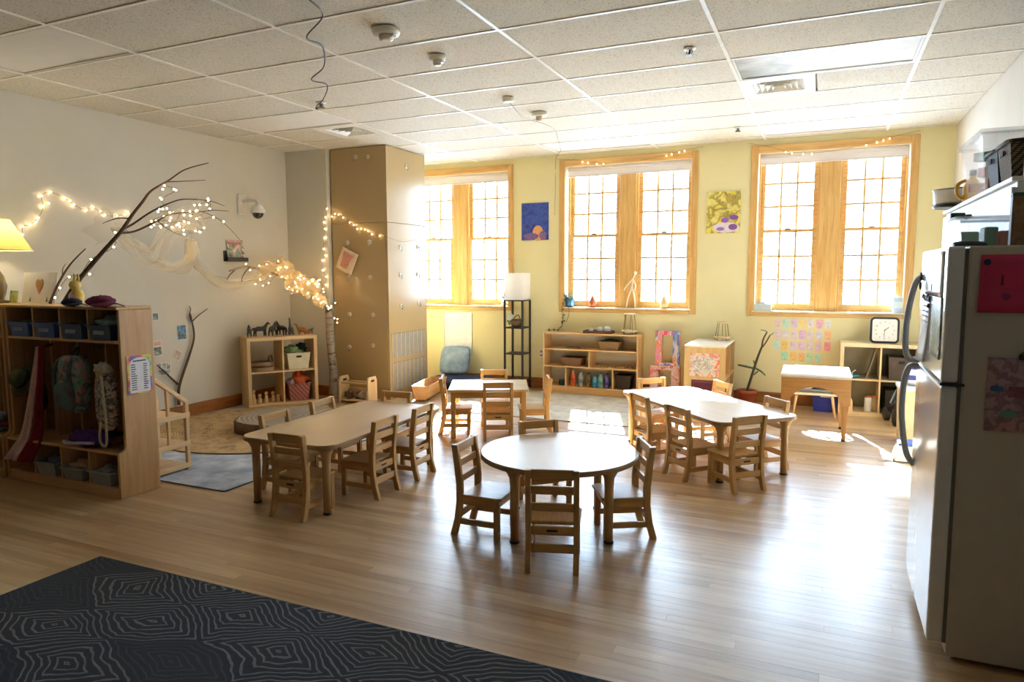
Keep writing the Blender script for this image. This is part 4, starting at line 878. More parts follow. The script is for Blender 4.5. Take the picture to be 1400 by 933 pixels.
CL = [(-6.0,5.97,1.63),(-6.0,6.03,1.56),(-6.0,6.17,1.61),(-6.0,6.29,1.63),(-6.0,6.48,1.67),(-6.0,6.34,1.49),(-6.0,6.1,1.4),(-6.0,6.18,1.45),(-6.0,6.22,1.38),(-6.0,6.31,1.41),(-5.91,6.5,1.6),(-5.88,6.5,1.49),(-5.77,6.5,1.42),(-5.86,6.5,1.36),(-5.66,6.5,1.34),(-5.57,6.5,1.42),(-5.51,6.5,1.45),(-5.46,6.5,1.4),(-5.58,6.5,1.28),(-5.46,6.5,1.25),(-5.38,6.5,1.18),(-5.3,6.5,1.14),(-5.24,6.5,1.14),(-5.2,6.5,1.0),(-5.35,6.5,1.34),(-5.42,6.5,1.44),(-5.68,6.5,1.49),(-6.02,6.5,1.58)]
rb = random.Random(4); ex2 = [(x+rb.uniform(-.06, .06), y+rb.uniform(-.06, .06), z+rb.uniform(-.05, .05)) for x, y, z in CL[10:]]+[(x+rb.uniform(-.06, .06), y+rb.uniform(-.06, .06), z+rb.uniform(-.05, .05)) for x, y, z in CL[10:]]
light_string('glowing heap of fairy lights along the birch limb', CL, CL+ex2)
VL = [(-5.53,6.83,2.3),(-5.555,6.83,2.2),(-5.58,6.83,2.14),(-5.57,6.83,2.06),(-5.58,6.83,1.95),(-5.6,6.83,1.82),(-5.575,6.83,1.74),(-5.62,6.83,1.68),(-5.62,6.83,1.56),(-5.57,6.83,1.48),(-5.58,6.83,1.38)]
light_string('fairy lights hanging straight down the wall corner above the birch', VL, VL)
PL = [(-5.50,6.885,2.21),(-5.4,6.885,2.23),(-5.24,6.885,2.13),(-5.13,6.885,2.05),(-5.02,6.885,2.04),(-4.92,6.885,1.98),(-4.81,6.885,1.96),(-4.70,6.90,1.94),(-4.69,7.2,1.9),(-4.69,7.6,1.96)]
light_string('fairy lights strung across the front of the tan cabinet', PL, PL[:7]+[(-5.33, 6.88, 2.19), (-5.45, 6.88, 2.24), (-5.18, 6.88, 2.1), (-5.07, 6.88, 2.05), (-4.97, 6.88, 2.02)])
tp = empty('tulle_drape', (-5.44, 6.6, 1.2), 0, 'gathered glowing tulle bunched along the birch limb', 'fabric', 'tulle drapes')
for k, (c, r) in enumerate((((.0, -.06, .0), (.09, .07, .07)), ((-.12, -.08, .14), (.13, .08, .09)), ((-.33, -.08, .22), (.13, .09, .12)), ((-.46, -.1, .36), (.10, .09, .10)), ((-.56, -.28, .40), (.06, .14, .06)), ((-.50, -.14, .46), (.05, .05, .06)))):
    blob(MB(), c, r, k+3, .35, 18, 12, 3).build('tulle_puff', TULLE2, tp)

# ---- toy crate, box, cushions, whiteboard
cr = empty('toy_crate', (-4.98, 6.62, 0), R(4), 'open wooden toy crate with two handled end boards', 'crate')
endp = [(-.10, 0), (.10, 0), (.10, .27), (.075, .315), (-.075, .315), (-.10, .27)]
for s, nm in ((-1, 'left'), (1, 'right')):
    xx = s*.19
    e = MB().prism(endp, lambda u, v: (xx-.012, u, v), lambda u, v: (xx+.012, u, v)).build('end_board', BIRCH[2], cr, .004); MB().box(xx-.013, xx+.013, -.035, .035, .255, .28).build('hand_hole', plain('20180f', .8), e)
MB().box(-.178, .178, -.09, .09, .03, .045).build('crate_floor', BIRCH[0], cr); MB().tube([(-.178, -.07, .24), (.178, -.07, .24)], .010, 8).build('rail', BIRCH[0], cr); MB().tube([(-.178, .07, .24), (.178, .07, .24)], .010, 8).build('rail', BIRCH[0], cr)
MB().box(-.178, .178, .08, .092, .045, .16).build('back_board', BIRCH[0], cr)
for k, (x, y, c, lab) in enumerate(((-.10, -.03, ('5a4636', '7a6350'), 'brown plush toy at the left in the toy crate'), (0, 0, ('6b4a44', '8d6a62'), 'reddish plush toy in the middle of the toy crate'), (.09, -.02, ('a89c8c', 'c8bfae'), 'cream plush toy at the right in the toy crate'))):
    p = empty('plush_toy', (-4.98+x, 6.62+y, .047), 0, lab, 'plush toy', 'plush toys in the toy crate'); blob(MB(), (0, 0, .045), (.06, .05, .045), k+41, .2).build('plush_body', fabric(*c), p); MB().ell((.03, -.03, .085), (.03, .028, .027)).build('head', fabric(*c), p)
bx = empty('wooden_box', (-4.42, 7.33, 0), R(14), 'long open wooden planter box tilted beside the vent grille', 'box'); Mx = Matrix.Translation((0, 0, .05)) @ Matrix.Rotation(R(0), 4, 'Y')
for s in (-1, 1):
    poly = [(.05*s, .0), (.065*s, .0), (.11*s, .17), (.095*s, .17)]
    MB().prism(poly, lambda u, v: (u, -.40, v+.02), lambda u, v: (u, .40, v+.02)).build('side_board', wood('B5804A', 'CFA06A', 1, .45, .8), bx, .002)
    MB().prism([(-.05, .0), (.05, .0), (.095, .165), (-.095, .165)], lambda u, v: (u, s*.385-.008, v+.02), lambda u, v: (u, s*.385+.008, v+.02)).build('end_board', wood('B5804A', 'CFA06A', 0, .45, .8), bx, .002)
    MB().bar((-.08, s*.30, .01), (.08, s*.30, .01), .03, .02).build('foot_rail', DK2, bx)
MB().box(-.05, .05, -.38, .38, .02, .034).build('box_floor', wood('B5804A', 'CFA06A', 1, .45, .8), bx)
cu = empty('floor_pad', (-4.42, 8.10, 0), 0, 'navy floor cushion pad under the yellow wall', 'cushion'); sblock(MB(), (0, 0, .065), (.42, .34, .065), .35, 28, 10).build('pad_body', fabric('1f2c48', '33446a'), cu)
MB().tube([(x, y, .065) for x, y in round_rect(.84, .68, .09, 5)], .007, 6, closed=True).build('piping', fabric('17213a', '24345a'), cu)
cp = empty('throw_pillow', (-4.60, 8.30, .128), R(8), 'blue-grey striped square pillow propped against the wall', 'pillow'); Mp = Matrix.Translation((0, 0, .20)) @ Matrix.Rotation(R(-22), 4, 'X')
sblock(MB(), (0, 0, 0), (.21, .06, .20), .5, 26, 16, Mp).build('pillow_body', fabric('6f86a0', '93a8bd', 50, big=8), cp)
MB().tube([Mp @ Vector((x, 0, z)) for x, z in round_rect(.40, .38, .05, 4)], .006, 6, closed=True).build('piping', fabric('5a7088', '7d93a8'), cp)
wh = empty('whiteboard', (-4.655, YB-.012, .385), 0, 'blank white board on the yellow wall under the left window', 'whiteboard')
MB().box(-.213, .213, 0, .010, 0, .58).build('board', plain('dfe2ea', .3), wh)
fr = MB(); fr.box(-.22, .22, -.003, .011, -.008, .004); fr.box(-.22, .22, -.003, .011, .576, .588); fr.box(-.22, -.208, -.003, .011, .004, .576); fr.box(.208, .22, -.003, .011, .004, .576); fr.build('frame', plain('c5c9cf', .3, .5), wh)

# ================================================================== along the window wall
tl = empty('tower_lamp', (-3.66, 8.30, 0), 0, 'black tower floor lamp with open shelves and a white shade', 'lamp')
for sx in (-1, 1):
    for sy in (-1, 1): MB().box(sx*.125-.012, sx*.125+.012, sy*.125-.012, sy*.125+.012, 0, 1.17).build('post', DARKM, tl, .002)
for z in (.10, .46, .80, 1.155): MB().box(-.137, .137, -.137, .137, z, z+.014).build('shelf', DARKM, tl, .002)
MB().box(-.13, .13, -.13, .13, 1.172, 1.52).build('shade', sheer('ffffff', .97, trans=.65, name='white_shade'), tl); MB().tube([(0, 0, 1.168), (0, 0, 1.25)], .014, 8).build('lamp_holder', DARKM, tl)
pb = empty('plant_basket', (-3.69, 8.27, .815), 0, 'small wicker basket with a white flower on the tower lamp shelf', 'basket')
MB().lathe([(.05, 0), (.07, .03), (.075, .07), (.065, .10), (.055, .10), (.05, .02)], 18, (.03, 0, 0)).build('wicker_body', weave('4a3a26', '8a7048', 1.2), pb)
blob(MB(), (-.05, -.02, .13), (.05, .04, .04), 3, .4).build('flowers', plain('dfe6da', .7), pb); blob(MB(), (-.07, .0, .09), (.035, .035, .05), 5, .4).build('leaves', plain('86a65c', .6), pb)
MB().tube(smooth_path([(.03+.06, 0, .09), (.03+.02, 0, .16), (.03-.05, 0, .1)], 5), .006, 6).build('handle', plain('5b472e', .7), pb)
ol = empty('wall_outlet', (-3.40, YB-.006, .455), 0, 'white wall outlet between tower lamp and bookshelf', 'outlet'); MB().box(-.036, .036, 0, .006, -.058, .058).build('cover_plate', plain('e6e4dc', .4), ol, .002)
for s in (-1, 1): MB().box(-.015, .015, -.003, .001, s*.025-.013, s*.025+.013).build('socket', plain('7d7a74', .5), ol)

# ---- low open bookshelf
BS = [wood('C79A5E', 'E0BC86', a, .42, .8, .1, 'D4AB72') for a in (0, 1, 2)]
ls = empty('low_bookshelf', (-2.645, 8.21, 0), 0, 'low maple bookshelf with bottles and baskets under the middle window', 'shelf'); hw, hh, dd = .61, .765, .27
for s in (-1, 1): MB().box(s*hw-.011, s*hw+.011, 0, dd, 0, hh-.018).build('side_panel', BS[2], ls, .003)
MB().box(-hw-.012, hw+.012, -.004, dd, hh-.018, hh).build('top_panel', BS[0], ls, .003)
for z in (.065, .325, .545): MB().box(-hw+.011, hw-.011, 0, dd-.008, z, z+.018).build('shelf', BS[0], ls, .002)
MB().box(-hw+.011, hw-.011, 0, .018, 0, .065).build('kick_board', BS[0], ls); MB().box(-hw+.011, hw-.011, dd-.008, dd, .065, hh-.018).build('back_panel', wood('B0AA96', 'C4BEAA', 0, .6, .5), ls)
MB().box(-.009, .009, 0, dd-.008, .343, .545).build('divider', BS[2], ls); MB().box(-.32, -.302, 0, dd-.008, .083, .325).build('divider', BS[2], ls); MB().box(.295, .313, 0, dd-.008, .083, .325).build('divider', BS[2], ls)
def wbasket(lab, x, z, w, h, c):
    b = basket('wicker_basket', lab, (x, 8.34, z), 0, w*.82, .16, w, .20, h, weave(*c), None, None, 'basket', 'wicker baskets on the low bookshelf', False)
    MB().tube([(px, py, h) for px, py in round_rect(w+.01, .21, .03, 3)], .007, 6, closed=True).build('rim_braid', weave(*c), b); return b
b1 = wbasket('tan wicker basket on the top shelf of the low bookshelf', -2.645+.24, .565, .27, .10, ('7a5c38', 'B08E5C')); blob(MB(), (0, 0, .10), (.12, .08, .03), 2, .3).build('dark_contents', plain('26302a', .7), b1)
b2_ = wbasket('reddish wicker basket on the middle shelf of the low bookshelf', -2.645-.25, .345, .29, .10, ('6b4630', 'A8805C')); blob(MB(), (0, 0, .095), (.125, .08, .02), 4, .3).build('dark_contents', plain('241c18', .7), b2_)
wbasket('dark brown square basket at the lower right of the low bookshelf', -2.645+.425, .085, .19, .17, ('2b2018', '5c4836'))
for k, (x, c, c2, h, lab) in enumerate(((-.235, 'd2612f', 'b84a20', .20, 'orange bottle at the left of the bottle row'), (-.13, 'a9b3ae', '7f8c8a', .19, 'clear grey bottle second from left in the bottle row'), (-.03, '7a5f2e', '5f4820', .18, 'amber bottle in the middle of the bottle row'), (.055, '4fa8c4', '2f86b0', .15, 'short turquoise bottle in the bottle row'), (.13, '8fb9ae', '6f9f98', .19, 'pale green bottle in the bottle row'), (.21, '6a55a0', '4d3d85', .18, 'purple bottle at the right of the bottle row'))):
    b = empty('sensory_bottle', (-2.645+x, 8.29, .084), 0, lab, 'bottle', 'coloured bottles in the low bookshelf')
    MB().lathe([(.030, 0), (.034, .006), (.034, h*.62), (.024, h*.78), (.013, h*.88), (.013, h*.92)], 18).build('bottle_body', plain(c, .12, 0, .15, 30, 0, .5, .4), b); MB().lathe([(.016, h*.91), (.016, h), (.012, h+.004)], 14).build('cap', plain(c2 if k != 0 else 'd8d4cc', .4), b)
    MB().lathe([(.0345, h*.25), (.0345, h*.5)], 18).build('label_band', plain(c2, .3), b)
jr = empty('small_jar', (-2.645-.39, 8.30, .084), 0, 'small dark jar at the lower left of the low bookshelf', 'jar'); MB().lathe([(.035, 0), (.04, .01), (.04, .06), (.033, .07)], 16).build('glass_body', plain('2d3640', .15), jr); MB().lathe([(.036, .07), (.036, .088)], 16).build('lid', plain('5a6470', .4), jr)
for k, (x, z, c, lab) in enumerate(((-.28, .564, '6f8f4a', 'green toy piece lying on the top shelf of the low bookshelf'), (-.20, .564, 'b0683a', 'red-brown toy piece lying on the top shelf of the low bookshelf'), (.17, .344, 'a8854a', 'left cluster of wooden pieces on the middle shelf'), (.32, .344, 'b5804a', 'middle cluster of wooden pieces on the middle shelf'), (.48, .344, '9a7a48', 'right cluster of wooden pieces on the middle shelf'))):
    b = empty('wooden_pieces', (-2.645+x, 8.30, z), 0, lab, 'toy')
    for q in range(4): MB().box(-.05+.028*q, -.03+.028*q, -.02+.01*(q % 2), .02+.012*(q % 2), 0, .012+.006*(q % 3)).build('piece', plain(c, .6), b)
tr = empty('wooden_tray', (-2.56, 8.33, .766), 0, 'dark wooden tray of glass and shells on top of the low bookshelf', 'tray'); tm = plain('5a3a26', .5)
MB().box(-.18, .18, -.09, .09, 0, .012).build('tray_floor', tm, tr)
for a in ((-.18, .18, -.09, -.08), (-.18, .18, .08, .09), (-.18, -.17, -.08, .08), (.17, .18, -.08, .08)): MB().box(a[0], a[1], a[2], a[3], .012, .035).build('tray_side', tm, tr)
for x, r, lab in ((-.10, .03, 'small glass jar at the left on the wooden tray'), (.02, .04, 'glass bowl in the middle of the wooden tray'), (.11, .045, 'white shell heap at the right on the wooden tray')):
    g = empty('glass_piece', (-2.56+x, 8.33, .779), 0, lab, 'glassware'); MB().lathe([(r*.7, 0), (r, r*.4), (r*.9, r*1.2), (r*.6, r*1.4)], 16).build('glass_body', plain('c9d2d6', .12), g); blob(MB(), (0, 0, r*1.3), (r*.7, r*.6, r*.35), 6, .3).build('shells', plain('dcd8d0', .6), g)
def wire_stand(loc, lab, r0, r1, h, top):
    s = empty('wire_stand', loc, 0, lab, 'stand', 'little wire stands'); m = plain('8a6a42', .4, .3)
    for k in range(5): a = 2*math.pi*k/5+.4; MB().tube([(r0*math.cos(a), r0*math.sin(a), 0), (r1*math.cos(a), r1*math.sin(a), h)], .004, 6).build('wire_leg', m, s)
    MB().lathe([(r1+.012, h), (r1+.012, h+.016)], 22).build('top_disc', top, s)
    MB().lathe([(r0*.97+.01, .03), (r0*.97+.01, .05)], 22).build('ring_shelf', top, s)
    return s
wire_stand((-2.17, 8.34, .766), 'wire stand with a pale round top on the low bookshelf', .085, .06, .24, plain('d9c7a4', .5))

# ---- window sill things
SZ = WZ0+.063
ip = empty('trailing_plant', (-3.015, 8.53, SZ), 0, 'trailing ivy in a blue pot on the middle window sill, hanging to the shelf', 'plant')
MB().lathe([(.035, 0), (.055, .02), (.062, .09), (.066, .11), (.055, .11), (.05, .09)], 20).build('pot', plain('2f6f9a', .3, 0, .3, 12, 0, .5, .3), ip)
iv = [(-.03, -.02, .12), (-.06, -.06, .08), (-.07, -.085, -.05), (-.06, -.10, -.18), (-.08, -.11, -.26), (-.16, -.12, -.300), (-.30, -.11, -.303)]
MB().tube(smooth_path(iv, 5), .003, 5).build('vine', plain('4a5a2c', .6), ip)
MB().tube(smooth_path([(.0, -.02, .11), (.0, -.07, .05), (.02, -.085, -.08), (-.02, -.09, -.2)], 5), .003, 5).build('vine', plain('4a5a2c', .6), ip)
leaf_me = MB().prism([(0, 0), (.014, .006), (.03, .0), (.014, -.006)], lambda u, v: (u, v*2.2, 0), lambda u, v: (u, v*2.2, .002)).mesh('leaf', plain('3f5a32', .45, 0, .3, 40))
ri = random.Random(8); path = smooth_path(iv, 5)
for k in range(46):
    if k < 22: p = Vector((ri.uniform(-.075, .05), ri.uniform(-.07, .04), ri.uniform(.09, .16)))
    else: p = path[ri.randrange(len(path))]
    inst('leaf', leaf_me, ip, p, (ri.uniform(-1, 1), ri.uniform(-1, 1), ri.uniform(0, 6.3)), (1.2, 1.2, 1.2))
for x, c, lab in ((-2.72, 'b5623c', 'orange gourd jar with a dark stalk on the middle window sill'), (-1.80, 'c9a878', 'pale gourd jar at the right of the middle window sill')):
    g = empty('gourd', (x, 8.57, SZ), 0, lab, 'gourd', 'gourds on the window sill'); MB().lathe([(.035, 0), (.052, .025), (.052, .06), (.03, .10), (.018, .13), (.012, .15)], 20).build('gourd_body', plain(c, .5, 0, .2, 20), g); MB().tube(smooth_path([(0, 0, .15), (.005, 0, .17), (-.03, 0, .18)], 4), .004, 6).build('stalk', plain('4f4a30', .7), g)
fg = empty('bent_figure', (-2.22, 8.56, SZ), 0, 'white bent-wire figure striding on the middle window sill', 'figurine'); fm = plain('e6ddc8', .5)
for nm, pp in (('leg', [(0.02, 0, .26), (.05, 0, .12), (.06, 0, 0)]), ('leg', [(0.02, 0, .26), (-.03, 0, .12), (-.055, 0, 0)]), ('torso', [(.02, 0, .25), (.03, 0, .36), (.05, 0, .42)]), ('arm', [(.03, 0, .36), (-.04, 0, .29), (-.085, 0, .22)]), ('arm', [(.03, 0, .35), (.06, 0, .28), (.05, 0, .22)])): taper(pp, .011, .008).build(nm, fm, fg)
MB().ell((.055, 0, .435), (.02, .02, .024)).build('head', fm, fg)
sp = empty('sill_plant', (-3.98, 8.56, SZ), 0, 'tiny seedling in a white pot on the left window sill', 'plant'); MB().lathe([(.028, 0), (.036, .06), (.032, .062)], 16).build('pot', plain('d9d9e0', .4), sp)
for k in range(6): inst('leaf', leaf_me, sp, (0, 0, .06+.02*k), (.3, -.8, k*1.9), (2, 2, 2))
MB().tube([(0, 0, .05), (.005, 0, .18)], .003, 5).build('stem', plain('6f9a3c', .5), sp)
tb_ = empty('tissue_box', (-.66, 8.54, SZ), 0, 'pale blue tissue box at the left of the right window sill', 'box'); MB().box(-.11, .11, -.05, .05, 0, .08).build('carton', plain('c3d4d8', .6), tb_, .003); MB().box(-.05, .05, -.02, .02, .08, .082).build('slot', plain('6a7478', .7), tb_); blob(MB(), (0, 0, .09), (.04, .02, .02), 3, .3).build('tissue', plain('eceae6', .8), tb_)
bt_ = empty('blue_carton', (.735, 8.56, SZ), 0, 'light blue upright carton at the right of the right window sill', 'box'); MB().box(-.05, .05, -.03, .03, 0, .17).build('carton', plain('b3cbe0', .6), bt_, .003); MB().box(-.04, .04, -.0315, -.0305, .05, .12).build('label', plain('d9e4ee', .6), bt_)

# ---- pictures on the window wall
def canvas(lab, x0, x1, z0, z1, mat, extra=()):
    c = empty('canvas_painting', ((x0+x1)/2, YB, z0), 0, lab, 'painting', 'paintings on the yellow wall'); w = (x1-x0)/2
    MB().box(-w, w, -.022, -.002, 0, z1-z0).build('stretcher', plain('e2ddd0', .7), c); MB().box(-w, w, -.0235, -.022, 0, z1-z0).build('painted_face', mat, c)
    for q, (nm, cx, cz, rx, rz, col) in enumerate(extra): MB().lathe([(1, -.0004), (1, .0004)], 24, M=Matrix.Translation((cx, -.0240-.0005*q, cz)) @ Matrix.Rotation(R(90), 4, 'X') @ Matrix.Diagonal((rx, rz, 1, 1))).build(nm, col, c)
canvas('dark blue painting with an orange mound between the left and middle windows', -3.675, -3.292, 1.948, 2.43, art(['1d2a6a', '2b3f94', '3a55a8', '2a2f6f'], 8, .4, .6), [('orange_mound', .04, .09, .075, .10, art(['c98a5a', 'd9a06a', 'b9784f'], 20)), ('purple_rocks', -.06, .05, .11, .045, art(['4a3f7a', '7a5a8a', '5a4a80'], 25)), ('purple_rocks', .11, .06, .05, .055, art(['5a4a80', '8a6a90'], 25))])
canvas('yellow and purple abstract painting between the middle and right windows', -1.298, -.918, 1.977, 2.455, art(['d9c23a', 'e3d25a', '8a7a3a', 'd6c76a', 'e2d88a'], 9, .3, .6), [('white_field', .03, .065, .15, .06, art(['e3dfe0', 'd9c9dd'], 12)), ('purple_spot', .02, .15, .045, .03, plain('8a55a8', .6)), ('purple_spot', .12, .18, .05, .028, plain('7d4a9c', .6)), ('purple_spot', .11, .07, .05, .035, plain('7a4a8a', .6)), ('purple_spot', -.03, .05, .045, .022, plain('9a70b8', .6)), ('olive_swirl', .09, .40, .07, .045, art(['8a7a3a', 'b5a04a', '6a5a4a'], 20))])
CARDS = [['d9b8b0', 'a5d8c0', 'cdb5dd', 'e3bf62', 'ddd4e0', 'e79ab8', 'd9dcd0'], ['dcc0d0', 'd2cbd8', 'd9c4d8', 'cf9fd8', 'd9c5d2', 'd6d2e6', 'eca35c'], ['a9d6cc', 'e0b03c', 'dcc0d2', 'd9b0e0', 'd2c5cc', 'd9b5c5', 'e87a86'], [None, '86cfa5', 'e2a636', 'e8a040', '9fd6ad', 'a5d6bb', None]]
names = ['first', 'second', 'third', 'fourth', 'fifth', 'sixth', 'seventh']; rown = ['top', 'second', 'third', 'bottom']; rc = random.Random(12)
for r_, row in enumerate(CARDS):
    for c_, col in enumerate(row):
        if not col: continue
        col = ''.join('%02x' % int(int(col[i:i+2], 16)*.68+255*.32) for i in (0, 2, 4))
        cd_ = empty('pastel_card', (-.475+.088*c_+rc.uniform(-.004, .004), YB-.001, .94-.128*r_+rc.uniform(-.004, .004)), 0, '%s pastel card from the left in the %s row on the yellow wall' % (names[c_], rown[r_]), 'card', 'grid of pastel cards')
        M = Matrix.Rotation(R(rc.uniform(-2.5, 2.5)), 4, 'Y'); hsv = tuple(lin(col))
        MB().box(-.034, .034, -.0015, 0, -.05, .05, M).build('paper', plain(col, .8, 0, .10, 25), cd_); blob(MB(), (0, -.0016, rc.uniform(-.015, .015)), (.022, .0012, .03), r_*7+c_, .3, 12, 6).build('wash', plain(col, .8, 0, .35, 18), cd_)

# ---- painted frames leaning by the low cabinet
PAINTY = art(['d9406a', 'e8a0b8', 'e07a2c', 'd9d4dc', '3f6fb5', 'e06a3a', '5a86c4'], 6, .4, .55, stretch=(1, 1, .5)); PAINTR = art(['d9442c', 'e88a3a', 'e6a8b4', 'd8d0cc', 'e0562f', 'd98a9a'], 9, .9, .55)
def painted_frame(lab, loc, w, h, t, mat, open_bottom=False):
    f = empty('painted_frame', loc, 0, lab, 'painted frame', 'painted cardboard frames')
    MB().box(-w/2, -w/2+t, -.04, .04, 0, h).build('upright', mat, f, .003); MB().box(w/2-t, w/2, -.04, .04, 0, h).build('upright', mat, f, .003); MB().box(-w/2+t, w/2-t, -.04, .04, h-.05, h).build('cross_piece', mat, f, .003)
    MB().box(-w/2+t, w/2-t, -.04, .04, 0, .03).build('cross_piece', mat, f, .003); return f
painted_frame('tall blue, pink and orange painted frame standing on a red one', (-1.70, 8.36, .40), .29, .42, .08, PAINTY)
painted_frame('low red and pink painted frame standing on the floor', (-1.72, 8.34, 0), .36, .40, .10, PAINTR)

# ---- low cabinet turned end-on
lc = empty('low_cabinet', (-1.15, 8.03, 0), 0, 'low maple shelf turned end-on with drawings on its end, under the right window', 'cabinet'); cw, cl, chh = .215, .42, .735; FI = [wood('B79A68', 'CDB282', a, .5, .7, 0, 'C2A674') for a in (0, 1, 2)]
MB().box(-cw, cw, -cl, cl, chh-.02, chh).build('top_panel', plain('ece8de', .35), lc, .003)
MB().box(-cw, cw, -cl, -cl+.02, 0, chh-.02).build('end_panel', FI[2], lc, .003); MB().box(-cw, cw, cl-.02, cl, 0, chh-.02).build('end_panel', FI[2], lc, .003); MB().box(-cw, -cw+.012, -cl+.02, cl-.02, 0, chh-.02).build('back_panel', FI[1], lc)
for z in (.05, .36): MB().box(-cw+.012, cw, -cl+.02, cl-.02, z, z+.018).build('shelf', BS[1], lc)
MB().box(-cw+.012, cw, -.009, .009, .068, .36).build('divider', BS[2], lc); MB().box(-cw+.012, cw, -.009, .009, .378, chh-.02).build('divider', BS[2], lc)
for z, h, mat, lab, w in ((.40, .25, art(['d8584a', 'e0926a', 'd9d0cc', 'c3c4c8', 'd06a6a', 'dcb0a4'], 11, .8), 'red-bordered drawing taped to the end of the low cabinet', .31), (.12, .24, art(['4a1030', '5a1838', '401028'], 20), 'dark maroon sheet taped below the red-bordered drawing', .27)):
    d = empty('taped_drawing', (-1.15+.0, 8.03-cl-.001, z), 0, lab, 'drawing', 'drawings on the low cabinet'); MB().box(-w/2, w/2, -.0015, 0, 0, h).build('paper', mat, d)
    if lab.startswith('red'): MB().box(-w/2+.035, w/2-.06, -.0025, -.0015, .035, h-.05).build('sketch', art(['b9b9bc', 'dcdcdc', '8f9096', 'd5d0d0'], 26), d)
    else: MB().box(-w/2+.01, w/2-.01, -.0022, -.0015, h-.03, h-.01).build('tape_strip', plain('6a2a48', .5), d)
wire_stand((-1.06, 8.28, .736), 'wire stand on the low cabinet below the right window', .085, .055, .20, plain('d6bf94', .5))
pt = empty('potted_cane', (-.77, 8.25, 0), 0, 'leaning cane plant in a terracotta pot beside the low cabinet', 'plant')
MB().lathe([(.075, 0), (.10, .14), (.112, .145), (.112, .18), (.095, .18), (.09, .16)], 24).build('pot', plain('9c4a2c', .7), pt); MB().lathe([(.094, .155), (.094, .163)], 20).build('soil', plain('2c2018', .9), pt)
taper([(0, 0, .15), (.05, 0, .34), (.11, 0, .56), (.15, 0, .68)], .016, .012).build('cane', plain('3f3a22', .7), pt); taper([(.15, 0, .67), (.16, 0, .76), (.20, 0, .85)], .011, .008).build('cane', plain('4a4426', .7), pt); taper([(.15, 0, .67), (.19, 0, .73), (.235, 0, .82)], .009, .007).build('cane', plain('4a4426', .7), pt)
def blade(p0, p1, w, droop): 
    p0, p1 = Vector(p0), Vector(p1)
    def fn(u, v):
        q = p0.lerp(p1, u); s = Vector((0, 1, 0)).cross(p1-p0).normalized(); 
        return q + Vector((0, 1, 0))*(v-.5)*w*math.sin(math.pi*min(1, u*.95+.05)) + Vector((0, 0, -droop*u*u)) + s*(abs(v-.5)*w*.5)
    return MB().grid(fn, 8, 2)
for a, b, w, d in (((.075, 0, .42), (-.10, -.04, .46), .07, .0), ((.08, 0, .44), (.20, -.03, .44), .07, .07), ((.07, 0, .36), (.12, -.04, .43), .05, .02), ((.085, 0, .44), (.06, .0, .52), .05, .0), ((.20, 0, .85), (.13, -.02, .89), .03, .02), ((.235, 0, .82), (.27, 0, .85), .03, .0)): blade(a, b, w, d).build('leaf', plain('3f5f34', .4, 0, .25, 20), pt, solid=.002)

# ---- arched desk, tray table, blue bin
dk_ = empty('arched_desk', (-.045, 7.07, 0), R(1), 'white-topped wooden sensory table with arched aprons near the right window', 'table'); DW = [wood('8F6230', 'B58648', a, .42, .9, .1, 'A37540') for a in (0, 1, 2)]; TT = .60
MB().box(-.295, .295, -.325, .325, TT-.02, TT).build('table_top', plain('e9e8e6', .25), dk_, .003)
MB().box(-.297, .297, -.327, .327, TT-.034, TT-.02).build('edge_band', plain('b9b2a4', .4), dk_)
def arch_ap(w):
    return [(-w, TT-.034), (w, TT-.034), (w, TT-.27), (w-.07, TT-.27)] + [((w-.07)*math.cos(R(a)), TT-.27+.155*math.sin(R(a))) for a in range(12, 180, 12)] + [(-w+.07, TT-.27), (-w, TT-.27)]
for s in (-1, 1):
    MB().prism(arch_ap(.285), lambda u, v: (u, s*.31-.009, v), lambda u, v: (u, s*.31+.009, v)).build('arched_apron', DW[0], dk_)
    MB().prism(arch_ap(.30), lambda u, v: (s*.28-.009, u, v), lambda u, v: (s*.28+.009, u, v)).build('arched_apron', DW[1], dk_)
    for q in (-1, 1):
        l = MB(); vs = []
        for z, r in ((0.02, .016), (TT-.36, .024), (TT-.27, .034), (TT-.036, .034)):
            vs += [(s*.245+a*r, q*.275+b*r, z) for a, b in ((-1, -1), (1, -1), (1, 1), (-1, 1))]
        fs = [(3, 2, 1, 0), (12, 13, 14, 15)] + [(i*4+k, i*4+(k+1) % 4, (i+1)*4+(k+1) % 4, (i+1)*4+k) for i in range(3) for k in range(4)]
        lo = l.add(vs, fs).build('leg', DW[2], dk_); MB().lathe([(.02, 0), (.022, .01), (.012, .022)], 12, (s*.245, q*.275, 0)).build('caster', BLACK, lo)
ttb = empty('tray_table', (-.055, 7.98, 0), 0, 'small low pale table with splayed legs behind the arched desk', 'table')
MB().box(-.22, .22, -.17, .17, .235, .255).build('table_top', plain('dcd6c6', .45), ttb, .004)
for sx in (-1, 1):
    for sy in (-1, 1): MB().tube([(sx*.17, sy*.13, .235), (sx*.205, sy*.155, 0)], [.016, .011], 8).build('leg', BIRCH[2], ttb)
ty2 = empty('grey_tray', (-.05, 7.98, .256), 0, 'grey tray with dark toys on the small low table', 'tray'); tub(MB(), .30, .20, .34, .24, .035).build('tray_body', plain('7d8284', .4), ty2); blob(MB(), (.05, 0, .03), (.09, .06, .03), 2, .3).build('dark_toys', plain('2a2c2e', .5), ty2); blob(MB(), (-.09, 0, .03), (.06, .05, .022), 5, .3).build('pale_toys', plain('c9c6bc', .5), ty2)
